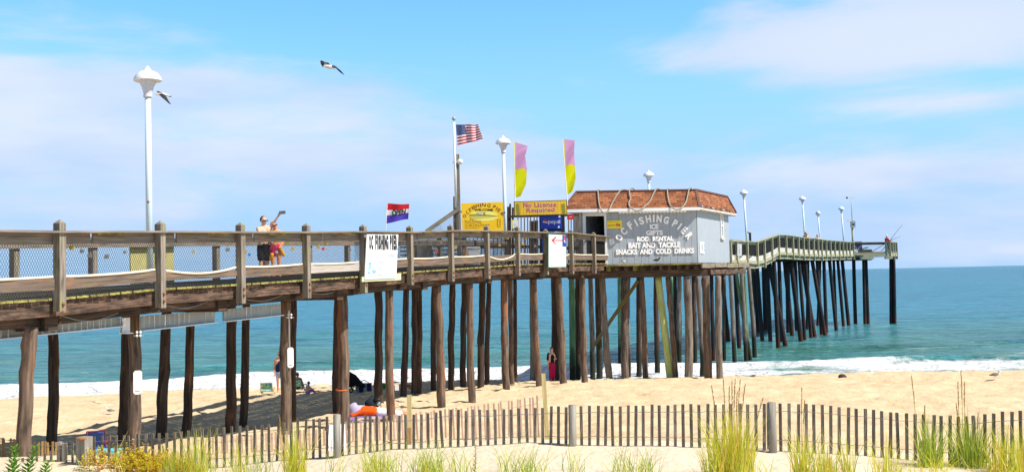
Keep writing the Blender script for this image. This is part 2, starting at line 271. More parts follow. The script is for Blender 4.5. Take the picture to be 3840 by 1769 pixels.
def sea_mat():
    m, nt, b = nodes_mat('sea_water'); N = nt.nodes.new; L = nt.links.new
    g = N('ShaderNodeNewGeometry'); sep = N('ShaderNodeSeparateXYZ'); L(g.outputs['Position'], sep.inputs[0])
    def mr(v, a, b_, c=0, d=1, smooth=False):
        x = N('ShaderNodeMapRange'); x.inputs['From Min'].default_value = a; x.inputs['From Max'].default_value = b_; x.inputs['To Min'].default_value = c; x.inputs['To Max'].default_value = d
        if smooth: x.interpolation_type = 'SMOOTHSTEP'
        L(v, x.inputs['Value']); return x.outputs[0]
    def ma(op, a, b_=None):
        x = N('ShaderNodeMath'); x.operation = op
        for i, v in enumerate((a, b_)):
            if v is None: continue
            if isinstance(v, (int, float)): x.inputs[i].default_value = v
            else: L(v, x.inputs[i])
        return x.outputs[0]
    def noi(sx, sy, sc, det=5, dist=0., rough=.55):
        mp = N('ShaderNodeMapping'); mp.inputs['Scale'].default_value = (sx, sy, 1); L(g.outputs['Position'], mp.inputs[0])
        n = N('ShaderNodeTexNoise'); n.inputs['Scale'].default_value = sc; n.inputs['Detail'].default_value = det; n.inputs['Distortion'].default_value = dist; n.inputs['Roughness'].default_value = rough
        L(mp.outputs[0], n.inputs[0]); return n.outputs['Fac']
    def mix(f, a, b_):
        x = N('ShaderNodeMixRGB'); L(f, x.inputs[0])
        for i, v in ((1, a), (2, b_)):
            if isinstance(v, tuple): x.inputs[i].default_value = v + (1,)
            else: L(v, x.inputs[i])
        return x.outputs[0]
    y = sep.outputs[1]; x = sep.outputs[0]
    big = noi(.012, .05, 1, 4)
    near = mr(ma('ADD', y, ma('MULTIPLY', ma('SUBTRACT', big, .5), 50)), 66, 150, 0, 1, True)
    deep = mr(y, 160, 900, 0, 1)
    c = mix(near, (.085, .235, .18), (.010, .23, .39)); c = mix(deep, c, (.007, .165, .33))
    patch = mr(noi(.05, .3, 1, 5), .35, .7); c2 = mix(ma('MULTIPLY', patch, .55), c, (.045, .26, .29))
    rip = mr(noi(.40, 1.9, 1, 6, .3, .65), .47, .60); rip2 = mr(noi(.09, .5, 1, 8, .3, .68), .48, .59); rip3 = ma('MULTIPLY', mr(noi(.03, .19, 1, 8, .2, .68), .48, .60), mr(y, 90, 200))
    c3 = mix(ma('MULTIPLY', rip, .7), c2, (.004, .105, .175)); c3 = mix(ma('MULTIPLY', rip2, .6), c3, (.004, .11, .19)); c3 = mix(ma('MULTIPLY', rip3, .55), c3, (.004, .11, .21))
    lite = mr(noi(.16, .9, 1, 8, .4, .68), .53, .64); c3 = mix(ma('MULTIPLY', lite, .55), c3, (.10, .44, .50))
    sw = ma('SUBTRACT', ma('ADD', y, ma('MULTIPLY', ma('SUBTRACT', noi(.06, .02, 1, 3), .5), 9)), 72.5); sw = ma('EXPONENT', ma('MULTIPLY', ma('MULTIPLY', sw, sw), -.16)); c3 = mix(ma('MULTIPLY', ma('MULTIPLY', sw, mr(noi(.05, .1, 1, 3), .35, .6)), .85), c3, (.03, .13, .09))
    sw = ma('SUBTRACT', ma('ADD', y, ma('MULTIPLY', ma('SUBTRACT', noi(.05, .02, 1.1, 3), .5), 14)), 87); sw = ma('EXPONENT', ma('MULTIPLY', ma('MULTIPLY', sw, sw), -.10)); c3 = mix(ma('MULTIPLY', ma('MULTIPLY', sw, mr(noi(.04, .1, 1, 3), .4, .65)), .7), c3, (.015, .12, .14))
    # ---- foam
    wob = ma('MULTIPLY', ma('SUBTRACT', noi(.12, .12, 1, 4), .5), 5.0)
    fine = ma('MULTIPLY', ma('SUBTRACT', noi(1.2, 1.2, 1, 5), .5), 1.6)
    xr = mr(x, 6, 14)
    y = ma('ADD', y, ma('MULTIPLY', mr(x, -7, -24, 0, 1, True), 4.2))
    yy = ma('ADD', ma('ADD', y, wob), fine)
    # outer edge of the breaking band at ~62.5, inner at ~53.5 ; right of the pier the band is thinner
    outer = mr(yy, 62.8, 62.0); inner_l = mr(yy, 52.2, 53.2)
    inner_r = mr(yy, 55.6, 57.0)
    inner = ma('ADD', ma('MULTIPLY', inner_l, ma('SUBTRACT', 1, xr)), ma('MULTIPLY', inner_r, xr))
    band = ma('MULTIPLY', outer, inner)
    gap = mr(noi(.10, .25, 1, 4), .36, .46); gap = ma('MAXIMUM', gap, ma('SUBTRACT', 1, xr)) 
    fade = mr(x, 36, 24, .35, 1.)
    band = ma('MULTIPLY', ma('MULTIPLY', band, gap), fade)
    lace = mr(noi(.5, 1.5, 1, 6, 1.5, .7), .55, .62)
    wash = ma('MULTIPLY', ma('MULTIPLY', lace, mr(yy, 60, 56)), .8)
    line = ma('MULTIPLY', mr(noi(.25, 1.4, 1, 5, 1.0), .63, .66), ma('MULTIPLY', mr(yy, 78, 64), .55))
    swash = mr(noi(.7, 2.0, 1, 5, 1.0), .46, .56); swash = ma('MULTIPLY', swash, mr(y, 54.5, 53.0))
    foam = ma('MINIMUM', ma('MAXIMUM', ma('MAXIMUM', band, wash), ma('MAXIMUM', line, swash)), 1)
    caps = ma('MULTIPLY', mr(noi(.5, 2.2, 1, 5), .71, .74), mr(y, 200, 90)); foam = ma('MAXIMUM', foam, ma('MULTIPLY', caps, .35))
    shallow = mr(yy, 60, 54); c3 = mix(ma('MULTIPLY', shallow, .7), c3, (.33, .34, .27))
    fcol = mix(mr(noi(.6, 2.2, 1, 6, .8), .42, .62), (.74, .80, .86), (.92, .92, .92)); fcol = mix(mr(yy, 59, 55, 0, .45), fcol, (.66, .74, .84)); fcol = mix(mr(yy, 60.5, 62), fcol, (.93, .93, .93))
    col = mix(foam, c3, fcol)
    L(col, b.inputs['Base Color'])
    L(ma('ADD', ma('MULTIPLY', foam, .6), .22), b.inputs['Roughness'])
    b.inputs['IOR'].default_value = 1.33; b.inputs['Specular IOR Level'].default_value = .13
    h = ma('ADD', ma('ADD', ma('MULTIPLY', noi(.25, .9, 1, 6), 1.6), ma('MULTIPLY', noi(1.1, 2.6, 1, 5), .5)), ma('MULTIPLY', ma('MULTIPLY', foam, noi(2.2, 2.2, 1, 6)), .3))
    bp = N('ShaderNodeBump'); bp.inputs['Strength'].default_value = 1.0; bp.inputs['Distance'].default_value = .9; L(h, bp.inputs['Height']); L(bp.outputs[0], b.inputs['Normal'])
    return m
M_sea = sea_mat()
def leafy(name, cols, trans=.35):
    m, nt, b = nodes_mat(name); N = nt.nodes.new; L = nt.links.new
    uv = N('ShaderNodeUVMap'); sep = N('ShaderNodeSeparateXYZ'); L(uv.outputs[0], sep.inputs[0])
    r = N('ShaderNodeValToRGB'); r.color_ramp.interpolation = 'LINEAR'
    while len(r.color_ramp.elements) < len(cols): r.color_ramp.elements.new(.5)
    for i, c in enumerate(cols): r.color_ramp.elements[i].position = i / (len(cols) - 1); r.color_ramp.elements[i].color = c + (1,)
    L(sep.outputs[0], r.inputs[0]); L(r.outputs[0], b.inputs['Base Color']); b.inputs['Roughness'].default_value = .55; b.inputs['Specular IOR Level'].default_value = .3
    tr = N('ShaderNodeBsdfTranslucent'); L(r.outputs[0], tr.inputs[0]); ms = N('ShaderNodeMixShader'); ms.inputs[0].default_value = trans
    out = nt.nodes['Material Output']; L(b.outputs[0], ms.inputs[1]); L(tr.outputs[0], ms.inputs[2]); L(ms.outputs[0], out.inputs[0])
    return m
M_grass = leafy('beach_grass_blades', [(.30, .42, .03), (.52, .60, .04), (.74, .74, .05), (.86, .72, .10), (.80, .56, .18)])
M_grassg = leafy('green_grass_blades', [(.12, .25, .04), (.32, .45, .06), (.60, .66, .09), (.80, .76, .15)])
M_seed = leafy('tan_seed_heads', [(.30, .19, .05), (.52, .36, .10)], .2)
M_weed = leafy('yellow_green_weed_leaves', [(.36, .48, .03), (.66, .66, .03), (.80, .62, .04), (.66, .30, .06)])
M_leafg = leafy('bright_green_leaves', [(.08, .24, .03), (.20, .40, .04)])
M_dryw = leafy('dry_brown_weed', [(.14, .07, .03), (.26, .22, .06)], .1)
def cloth(name, c, trans=.25):
    m = plain(name, c, .8, spec=.15, var=.06, scale=9); nt = m.node_tree; b = nt.nodes['Principled BSDF']
    if trans:
        tr = nt.nodes.new('ShaderNodeBsdfTranslucent'); tr.inputs[0].default_value = tuple(c) + (1,); ms = nt.nodes.new('ShaderNodeMixShader'); ms.inputs[0].default_value = trans
        nt.links.new(b.outputs[0], ms.inputs[1]); nt.links.new(tr.outputs[0], ms.inputs[2]); nt.links.new(ms.outputs[0], nt.nodes['Material Output'].inputs[0])
    return m
M_fred = cloth('flag_red_cloth', (.60, .02, .03)); M_fwhite = cloth('flag_white_cloth', (.80, .78, .80)); M_fblue = cloth('flag_blue_cloth', (.02, .06, .22)); M_fviolet = cloth('flag_violet_blue_cloth', (.09, .06, .48))
M_fpink = cloth('pink_banner_cloth', (.85, .42, .70), .4); M_fyel = cloth('yellow_banner_cloth', (.86, .84, .01), .4)
M_skin = plain('tanned_skin', (.62, .30, .18), .55, var=.05); M_skin2 = plain('pale_skin', (.66, .38, .27), .55, var=.05)
M_hair = plain('dark_hair', (.03, .018, .012), .6); M_blond = plain('blond_hair', (.62, .42, .22), .6); M_hairg = plain('brown_hair', (.18, .08, .04), .6)

# ------------------------------------------------------------------ mesh builder
class MB:
    def __init__(s): s.v = []; s.f = []; s.m = []; s.uv = []; s.mats = []
    def mi(s, mat):
        if mat not in s.mats: s.mats.append(mat)
        return s.mats.index(mat)
    def face(s, pts, mat, uvs=None):
        i = len(s.v); s.v += [tuple(p) for p in pts]; s.f.append(tuple(range(i, i + len(pts)))); s.m.append(s.mi(mat)); s.uv.append(uvs or [(0, 0)] * len(pts))
    def beam(s, p0, p1, w, h, mat, upv=(0, 0, 1), endmat=None):
        """box along p0->p1, w = across (horizontal), h = along up; p0,p1 on the centre line"""
        p0 = V(p0); p1 = V(p1); a = p1 - p0; Ln = a.length
        if Ln < 1e-6: return
        a /= Ln; u_ = V(upv); sd_ = a.cross(u_)
        if sd_.length < 1e-4: sd_ = a.cross(V((1, 0, 0)))
        sd_.normalize(); u_ = sd_.cross(a).normalized()
        c = []
        for q in (p0, p1):
            for sx, sy in ((-1, -1), (1, -1), (1, 1), (-1, 1)): c.append(q + sd_ * (sx * w / 2) + u_ * (sy * h / 2))
        o = (random.random() * 60, random.random() * 60); per = [0, w, w + h, 2 * w + h, 2 * w + 2 * h]
        for k in range(4):
            a_, b_ = k, (k + 1) % 4
            s.face([c[a_], c[b_], c[4 + b_], c[4 + a_]], mat, [(o[0], o[1] + per[k]), (o[0], o[1] + per[k + 1]), (o[0] + Ln, o[1] + per[k + 1]), (o[0] + Ln, o[1] + per[k])])
        em = endmat or mat; e = [(o[0], o[1]), (o[0] + w, o[1]), (o[0] + w, o[1] + h), (o[0], o[1] + h)]
        s.face([c[3], c[2], c[1], c[0]], em, e); s.face(c[4:8], em, e)
    def box(s, c, size, mat, rz=0):
        c = V(c); a = V((math.cos(rz), math.sin(rz), 0)) * size[0] / 2
        s.beam(c - a, c + a, size[1], size[2], mat)
    def tube(s, pts, rad, mat, seg=8, cap=True, wob=None):
        pts = [V(p) for p in pts]; n = len(pts)
        if not hasattr(rad, '__len__'): rad = [rad] * n
        o = (random.random() * 60, random.random() * 60); base = len(s.v); ln = 0; us = []
        prev = None
        for i in range(n):
            t = (pts[min(i + 1, n - 1)] - pts[max(i - 1, 0)]).normalized()
            if prev is None: x = t.cross(V((0, .2, 1)) if abs(t.z) < .9 else V((1, 0, 0))).normalized()
            else: x = (prev - t * prev.dot(t)).normalized()
            prev = x; y = t.cross(x)
            if i: ln += (pts[i] - pts[i - 1]).length
            us.append(ln)
            for k in range(seg):
                a = 2 * math.pi * k / seg; r = rad[i] * (wob(i, a) if wob else 1)
                s.v.append(tuple(pts[i] + x * (r * math.cos(a)) + y * (r * math.sin(a))))
        rr = max(rad) * 6.28
        for i in range(n - 1):
            for k in range(seg):
                k2 = (k + 1) % seg
                s.f.append((base + i * seg + k, base + i * seg + k2, base + (i + 1) * seg + k2, base + (i + 1) * seg + k)); s.m.append(s.mi(mat))
                v0 = o[1] + rr * k / seg; v1 = o[1] + rr * (k + 1) / seg
                s.uv.append([(o[0] + us[i], v0), (o[0] + us[i], v1), (o[0] + us[i + 1], v1), (o[0] + us[i + 1], v0)])
        if cap:
            s.f.append(tuple(base + k for k in range(seg))[::-1]); s.m.append(s.mi(mat)); s.uv.append([(o[0], o[1])] * seg)
            s.f.append(tuple(base + (n - 1) * seg + k for k in range(seg))); s.m.append(s.mi(mat)); s.uv.append([(o[0], o[1])] * seg)
    def lathe(s, c, prof, mat, seg=20, axis=(0, 0, 1)):
        ax = V(axis).normalized(); c = V(c)
        s.tube([c + ax * z for r, z in prof], [max(r, .0005) for r, z in prof], mat, seg)
    def ball(s, c, r, mat, seg=10, sq=(1, 1, 1), rot=None):
        c = V(c); base = len(s.v); rings = max(5, seg // 2 + 1)
        for i in range(rings + 1):
            ph = math.pi * i / rings
            for k in range(seg):
                a = 2 * math.pi * k / seg; p = V((r * math.sin(ph) * math.cos(a) * sq[0], r * math.sin(ph) * math.sin(a) * sq[1], r * math.cos(ph) * sq[2]))
                if rot is not None: p = rot @ p
                s.v.append(tuple(c + p))
        for i in range(rings):
            for k in range(seg):
                k2 = (k + 1) % seg; s.f.append((base + i * seg + k, base + (i + 1) * seg + k, base + (i + 1) * seg + k2, base + i * seg + k2)); s.m.append(s.mi(mat))
                s.uv.append([(k / seg, i / rings)] * 4)
    def prism(s, pl, pts2, c0, c1, mat):
        """2D polygon in plane pl, extruded from offset c0 to c1 along the plane normal"""
        A = [pl.pt(a, b, c0) for a, b in pts2]; B = [pl.pt(a, b, c1) for a, b in pts2]; n = len(pts2)
        ar = sum(pts2[i][0] * pts2[(i + 1) % n][1] - pts2[(i + 1) % n][0] * pts2[i][1] for i in range(n))
        uv = [(a, b) for a, b in pts2]
        if ar < 0: A.reverse(); B.reverse(); uv.reverse()
        s.face(B, mat, uv); s.face(A[::-1], mat, uv[::-1])
        for i in range(n):
            j = (i + 1) % n; s.face([A[i], A[j], B[j], B[i]], mat, [uv[i], uv[j], uv[j], uv[i]])
    def build(s, name, parent=None, smooth=False):
        """link as one mesh whose origin is at its base; WL keeps every object's place in the world"""
        me = bpy.data.meshes.new(name)
        xs = np.array(s.v); org = V(((xs[:, 0].min() + xs[:, 0].max()) / 2, (xs[:, 1].min() + xs[:, 1].max()) / 2, xs[:, 2].min()))
        me.from_pydata([(a - org.x, b - org.y, c - org.z) for a, b, c in s.v], [], s.f)
        for m in s.mats: me.materials.append(m)
        me.polygons.foreach_set('material_index', s.m)
        ul = me.uv_layers.new(name='UVMap'); flat = [c for f in s.uv for p in f for c in p]; ul.data.foreach_set('uv', flat)
        if smooth: me.polygons.foreach_set('use_smooth', [True] * len(s.f))
        me.update()
        o = bpy.data.objects.new(name, me); COL.objects.link(o); WL[o.name] = org; o.location = org
        if parent is not None: o.parent = parent; o.location = org - WL[parent.name]
        return o
WL = {}
def tag(o, label=None, cat=None, group=None, kind=None):
    if label: o['label'] = label
    if cat: o['category'] = cat
    if group: o['group'] = group
    if kind: o['kind'] = kind
    return o
def empty(name, loc, label, cat, group=None):
    o = bpy.data.objects.new(name, None); o.empty_display_size = .2; COL.objects.link(o); o.location = loc; WL[o.name] = V(loc)
    return tag(o, label, cat, group)
class PL:
    def __init__(s, o, u, v):
        s.o = V(o); s.u = V(u).normalized(); s.n = s.u.cross(V(v)).normalized(); s.v = s.n.cross(s.u).normalized()
        if s.n.dot(C0 - s.o) < 0: s.n = -s.n          # n faces the viewer's side
    def pt(s, a, b, c=0): return s.o + s.u * a + s.v * b + s.n * c
    def hit(s, px, py, c=0):
        d = ray(px, py); o = s.o + s.n * c; t = (o - C0).dot(s.n) / d.dot(s.n); return C0 + d * t
    def loc(s, px, py, c=0):
        q = s.hit(px, py, c) - s.o; return (q.dot(s.u), q.dot(s.v))
DG = None
_tc = {}
def text_geo(txt, bold=.0, res=3):
    k = (txt, bold)
    if k in _tc: return _tc[k]
    cu = bpy.data.curves.new('t', 'FONT'); cu.body = txt; cu.offset = bold; cu.resolution_u = res; cu.fill_mode = 'FRONT'
    o = bpy.data.objects.new('t', cu); COL.objects.link(o)
    dg = bpy.context.evaluated_depsgraph_get(); me = bpy.data.meshes.new_from_object(o.evaluated_get(dg))
    vs = np.array([v.co[:2] for v in me.vertices]); fs = [tuple(p.vertices) for p in me.polygons]
    bpy.data.objects.remove(o); bpy.data.curves.remove(cu); bpy.data.meshes.remove(me)
    lo = vs.min(0); hi = vs.max(0); vs = (vs - lo) / (hi - lo); asp = (hi[0] - lo[0]) / (hi[1] - lo[1])
    _tc[k] = (vs, fs, asp); return _tc[k]
def add_text(mb, pl, txt, cx, cy, w, h, mat, c=.01, bold=.0, ang=0, thick=0.0, mapf=None):
    """text centred at local (cx,cy) of plane pl, fitted to w x h"""
    vs, fs, asp = text_geo(txt, bold)
    if w is None: w = h * asp
    ca, sa = math.cos(ang), math.sin(ang); P = []
    for x, y in vs:
        a = (x - .5) * w; b = (y - .5) * h; P.append((cx + a * ca - b * sa, cy + a * sa + b * ca))
    f3 = (lambda a, b, cc: pl.pt(a, b, cc)) if mapf is None else mapf
    top = [f3(a, b, c + thick) for a, b in P]
    i = len(mb.v); mb.v += [tuple(p) for p in top]; k = mb.mi(mat)
    for f in fs: mb.f.append(tuple(i + q for q in f)); mb.m.append(k); mb.uv.append([(P[q][0], P[q][1]) for q in f])
    if thick > 0:
        bot = [f3(a, b, c) for a, b in P]; j = len(mb.v); mb.v += [tuple(p) for p in bot]
        ec = {}
        for f in fs:
            for q in range(len(f)):
                e = (f[q], f[(q + 1) % len(f)]); ec[e] = 1
        for (a, b) in ec:
            if (b, a) not in ec: mb.f.append((i + a, j + a, j + b, i + b)); mb.m.append(k); mb.uv.append([(0, 0)] * 4)
def rect(x0, y0, x1, y1): return [(x0, y0), (x1, y0), (x1, y1), (x0, y1)]
def circ(cx, cy, r, n=24, ry=None, a0=0, a1=360): return [(cx + r * math.cos(R(a0 + (a1 - a0) * i / n)), cy + (ry or r) * math.sin(R(a0 + (a1 - a0) * i / n))) for i in range(n if a1 - a0 == 360 else n + 1)]
def facing(o, yaw=0):
    """upright plane at o whose normal faces back towards the viewer, turned by yaw"""
    u = V((math.cos(yaw), math.sin(yaw), 0)); return PL(o, u, V((0, 0, 1)))
def smooth_pts(pts, n=6):
    pts = [V(p) for p in pts]; out = []
    for i in range(len(pts) - 1):
        a = pts[max(i - 1, 0)]; b = pts[i]; c = pts[i + 1]; d = pts[min(i + 2, len(pts) - 1)]
        for k in range(n):
            t = k / n; out.append(.5 * ((2 * b) + (c - a) * t + (2 * a - 5 * b + 4 * c - d) * t * t + (3 * b - a - 3 * c + d) * t ** 3))
    out.append(pts[-1]); return out

# ------------------------------------------------------------------ setting: ground and sea
def grid(name, xs, ys, fz, mat, kind):
    nx, ny = len(xs), len(ys); v = [(x, y, fz(x, y)) for y in ys for x in xs]
    f = [(j * nx + i, j * nx + i + 1, (j + 1) * nx + i + 1, (j + 1) * nx + i) for j in range(ny - 1) for i in range(nx - 1)]
    me = bpy.data.meshes.new(name); me.from_pydata(v, [], f); me.materials.append(mat); me.polygons.foreach_set('use_smooth', [True] * len(f))
    o = bpy.data.objects.new(name, me); COL.objects.link(o); o['kind'] = kind; return o
def axis(segs):
    out = []
    for a, b, st in segs:
        n = max(1, round((b - a) / st)); out += [a + (b - a) * i / n for i in range(n)]
    return out + [segs[-1][1]]
gx = axis([(-400, -60, 40), (-60, -16, 1.5), (-16, 20, .14), (20, 60, 1.5), (60, 400, 40)])
gy = axis([(-40, 6, 4), (6, 18, .14), (18, 40, .17), (40, 52, .15), (52, 60, .8), (60, 120, 15)])
grid('beach_sand', gx, gy, ground, M_sand, 'structure')
def sea_h(x, y):
    y = y - shore(x)
    k = sm((y - 52) / 4)
    n1 = noise.noise(V((x * .05, y * .02, 1)))
    z = 0.05 * noise.noise(V((x * .5, y * .9, 2))) * k
    yr = 61.2 + 2.4 * noise.noise(V((x * .06, 0, 4)))
    d = y - yr; a = .42 * (0.75 + .5 * noise.noise(V((x * .12, 3, 4)))) * (1 - .45 * sm((x - 18) / 15))
    z += a * (math.exp(-(d / .55) ** 2) if d < 0 else math.exp(-(d / 2.2) ** 2))
    z += .16 * max(0, noise.noise(V((x * 1.1, 2, 8)))) * math.exp(-(d / .6) ** 2)
    z += .10 * noise.noise(V((x * 1.6, y * 1.6, 5))) * math.exp(-((y - 58.5) / 4) ** 2)
    for yc, am, wd in ((74, .34, 1.7), (86, .22, 2.2), (99, .25, 2.5), (116, .22, 3)):
        q = y - yc - 5 * noise.noise(V((x * .035, yc, 4))); z += am * (.6 + noise.noise(V((x * .05, yc, 9)))) * math.exp(-(q / wd) ** 2)
    z += .12 * noise.noise(V((x * .12, y * .35, 6))) * k
    if y > 250: z *= max(0, 1 - (y - 250) / 300)
    return z + .02 * (1 - k)
sx_ = axis([(-9000, -600, 1400), (-600, -70, 60), (-70, -30, 2), (-30, 45, .45), (45, 90, 2), (90, 600, 60), (600, 9000, 1400)])
sy_ = axis([(46, 66, .20), (66, 130, .6), (130, 300, 3), (300, 1000, 50), (1000, 16000, 1500)])
grid('sea', sx_, sy_, sea_h, M_sea, 'structure')

# ------------------------------------------------------------------ near pier: the deck, railings and beams
pier = empty('fishing_pier', (NEAR.X(30), 30, 1.5), 'long weathered timber fishing pier on round piles running from the sand out over the sea', 'pier')
# (pixel x of rail post, pixel y of rail top, pixel y of deck edge, how far the post hangs below the deck)
POSTS = [(206, 866, 1117, .22), (585, 866, 1081, .36), (887, 868, 1064, .40), (1135, 868.5, 1047.5, .42), (1349, 866.5, 1034, .42), (1525, 868.5, 1018, .36),
         (1679, 863, 1008, .36), (1815, 864, 999, .38), (1930, 866, 990.6, .38), (2037, 870.6, 988, .40), (2133, 871.5, 987, .40), (2218, 881, 987, .40), (2286, 887, 986, .35)]
NP = []
for px, yt, yd, dn in POSTS:
    Y = NEAR.Yat(px, (yt + yd) / 2); NP.append((Y, at(px, yd, Y).z, at(px, yt, Y).z, dn))
YS = [p[0] for p in NP]
YS0 = [12.0, 14.3] + YS + [66.0]
ZD0 = [NP[0][1] - .12, NP[0][1] - .08] + [p[1] for p in NP] + [CAMZ + .72]
ZT0 = [NP[0][2] - .12, NP[0][2] - .08] + [p[2] for p in NP] + [CAMZ + 1.85]
def zdeck(Y): return float(np.interp(Y, YS0, ZD0))
def zrail(Y): return float(np.interp(Y, YS0, ZT0))
DIRN = V((NEAR.m, 1, 0)).normalized(); PERP = V((1, -NEAR.m, 0)).normalized()     # PERP points out towards the viewer's side
def nr(Y, out, z):                 # point beside the near edge: out>0 towards the viewer's side
    return V((NEAR.X(Y), Y, z)) + PERP * out
WID = 3.9
# deck boards
mb = MB(); Y = 12.0
while Y < 66:
    z = zdeck(Y); j = random.uniform(-.02, .03)
    mb.beam(nr(Y, .03 + j, z - .02), nr(Y, -WID - .05 + j, z - .02 ), .138, .04, M_deck, endmat=M_edge); Y += .148 * .924
mb.build('deck', pier)
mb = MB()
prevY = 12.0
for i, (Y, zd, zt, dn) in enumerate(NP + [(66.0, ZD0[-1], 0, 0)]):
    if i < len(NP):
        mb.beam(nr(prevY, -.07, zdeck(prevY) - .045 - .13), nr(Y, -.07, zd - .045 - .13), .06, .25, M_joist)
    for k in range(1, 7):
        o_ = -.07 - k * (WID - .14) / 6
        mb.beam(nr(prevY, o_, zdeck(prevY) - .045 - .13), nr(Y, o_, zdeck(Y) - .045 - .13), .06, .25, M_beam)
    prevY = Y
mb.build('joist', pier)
# stringers with bolts carried by the piles: they overlap like the photo's short lengths
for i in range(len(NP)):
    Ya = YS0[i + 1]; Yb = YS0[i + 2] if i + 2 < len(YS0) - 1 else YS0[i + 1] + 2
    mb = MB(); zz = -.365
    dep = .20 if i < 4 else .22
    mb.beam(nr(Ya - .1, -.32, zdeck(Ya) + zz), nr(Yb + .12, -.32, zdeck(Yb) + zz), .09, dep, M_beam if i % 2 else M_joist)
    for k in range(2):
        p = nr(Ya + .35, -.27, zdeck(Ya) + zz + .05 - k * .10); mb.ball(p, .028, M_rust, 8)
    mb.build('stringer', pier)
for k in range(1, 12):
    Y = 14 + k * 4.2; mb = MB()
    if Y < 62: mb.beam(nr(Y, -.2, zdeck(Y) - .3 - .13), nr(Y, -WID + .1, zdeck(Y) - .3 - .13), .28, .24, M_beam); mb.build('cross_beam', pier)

def diamond_net(mb, P, Q, zb0, zt0, zb1, zt1, pitch, th, mat):
    """diagonal wire net between plan points P and Q"""
    d = (Q - P); L_ = d.length; n = max(2, int(L_ / pitch)); 
    for sgn in (1, -1):
        for i in range(-30, n + 31):
            s0 = i / n; H = (zt0 - zb0); run = H * 0.55 / L_ * sgn; s1 = s0 + run
            # clip to 0..1
            a, b = 0., 1.
            if s0 < 0 or s0 > 1 or s1 < 0 or s1 > 1:
                if s1 == s0: continue
                t0 = (0 - s0) / (s1 - s0); t1 = (1 - s0) / (s1 - s0); lo, hi = min(t0, t1), max(t0, t1); a = max(a, lo); b = min(b, hi)
                if a >= b: continue
            pts = []
            for t in (a, b):
                s_ = s0 + (s1 - s0) * t; zb = zb0 + (zb1 - zb0) * s_; zt = zt0 + (zt1 - zt0) * s_; q = P + d * s_; pts.append(V((q.x, q.y, zb + (zt - zb) * t)))
            mb.tube(pts, th, mat, 3, cap=False)
def part_empty(name, label=None, par=None):
    par = par or pier
    o = bpy.data.objects.new(name, None); o.empty_display_size = .2; COL.objects.link(o); o.parent = par; WL[o.name] = WL[par.name].copy()
    if label: o['label'] = label
    return o
def attach(mb, name, par, smooth=False): return mb.build(name, par, smooth)
rl_near = part_empty('railing', 'brown weathered railing along the near edge with hexagonal wire netting')
def rail_post(mb, Y, out, z0, z1, w=.14, mat=M_post, point=True):
    p = nr(Y, out, 0); a0 = V((p.x, p.y, z0)); a1 = V((p.x, p.y, z1 - (.07 if point else 0)))
    mb.beam(a0, a1, w, w, mat, upv=DIRN)
    if point:
        tip = V((p.x, p.y, z1)); hs = w / 2; c = [a1 + PERP * (sx * hs) + DIRN * (sy * hs) for sx, sy in ((-1, -1), (1, -1), (1, 1), (-1, 1))]
        for k in range(4): mb.face([c[k], c[(k + 1) % 4], tip], mat, [(0, 0), (.1, 0), (.05, .1)])
for i, (Y, zd, zt, dn) in enumerate(NP):
    mb = MB(); rail_post(mb, Y, .10, zd - dn, zt + (.19 if i < 4 else .17 if i < 9 else .12))
    for k in range(2): mb.ball(nr(Y, .19, zd - .1 - k * .13), .03, M_rust, 8)
    attach(mb, 'rail_post', rl_near)
SAG = {2: .10, 5: .0, 8: .16, 10: .1}
hose_pts = []
net = MB(); caps_ = MB(); fas = MB(); rub = MB()
for i in range(len(NP)):
    Ya = NP[i - 1][0] if i else 12.5; Yb = NP[i][0]
    za, zb = zrail(Ya), zrail(Yb); da, db = zdeck(Ya), zdeck(Yb)
    for q in range(1):
        c_ = MB(); c_.beam(nr(Ya, .07, za - .02), nr(Yb, .07, zb - .02), .30, .035, M_rail, endmat=M_edge); attach(c_, 'top_rail', rl_near)
    # splice block under the cap
    Ym = Ya + (Yb - Ya) * random.uniform(.3, .75); fas.beam(nr(Ym - .3, .15, zrail(Ym) - .055), nr(Ym + .3, .15, zrail(Ym) - .055), .04, .05, M_edge)
    sp = Ya + (Yb - Ya) * random.uniform(.2, .5)
    fas.beam(nr(Ya, 0.0, za - .04 - .085), nr(sp - .03, 0.0, zrail(sp) - .125), .035, .17, M_rail)
    fas.beam(nr(sp + .03, 0.0, zrail(sp) - .125), nr(Yb, 0.0, zb - .125), .035, .17, M_rail)
    rub.beam(nr(Ya + .02, .05, da + .225), nr(Yb - .02, .05, db + .225), .035, .19 if i != 2 else .1, M_railp if i in (4,) else M_raild)
    diamond_net(net, nr(Ya, -.03, 0), nr(Yb, -.03, 0), da, za - .2, db, zb - .2, .052 if i < 9 else .06, .0031 if i < 5 else .0036, M_wire)
    net.beam(nr(Ya, -.03, za - .215), nr(Yb, -.03, zb - .215), .012, .012, M_wireL)
    sg = SAG.get(i, .02)
    for k in range(6):
        t = k / 6; Yk = Ya + (Yb - Ya) * t; hose_pts.append(nr(Yk, .075 if 0 < k else .02, zdeck(Yk) + .345 - sg * math.sin(math.pi * t)))
attach(net, 'wire_netting', rl_near); attach(fas, 'upper_board', rl_near); attach(rub, 'lower_board', rl_near)
hose_pts.append(nr(NP[-1][0], .03, NP[-1][1] + .33)); hose_pts.append(nr(NP[-1][0] + .3, .6, NP[-1][1] + .33))
mb = MB(); mb.tube(smooth_pts(hose_pts, 2), .022, M_hose, 7); tag(mb.build('hose', None, True), 'long cream hose lying along the lower board of the near pier railing', 'hose')

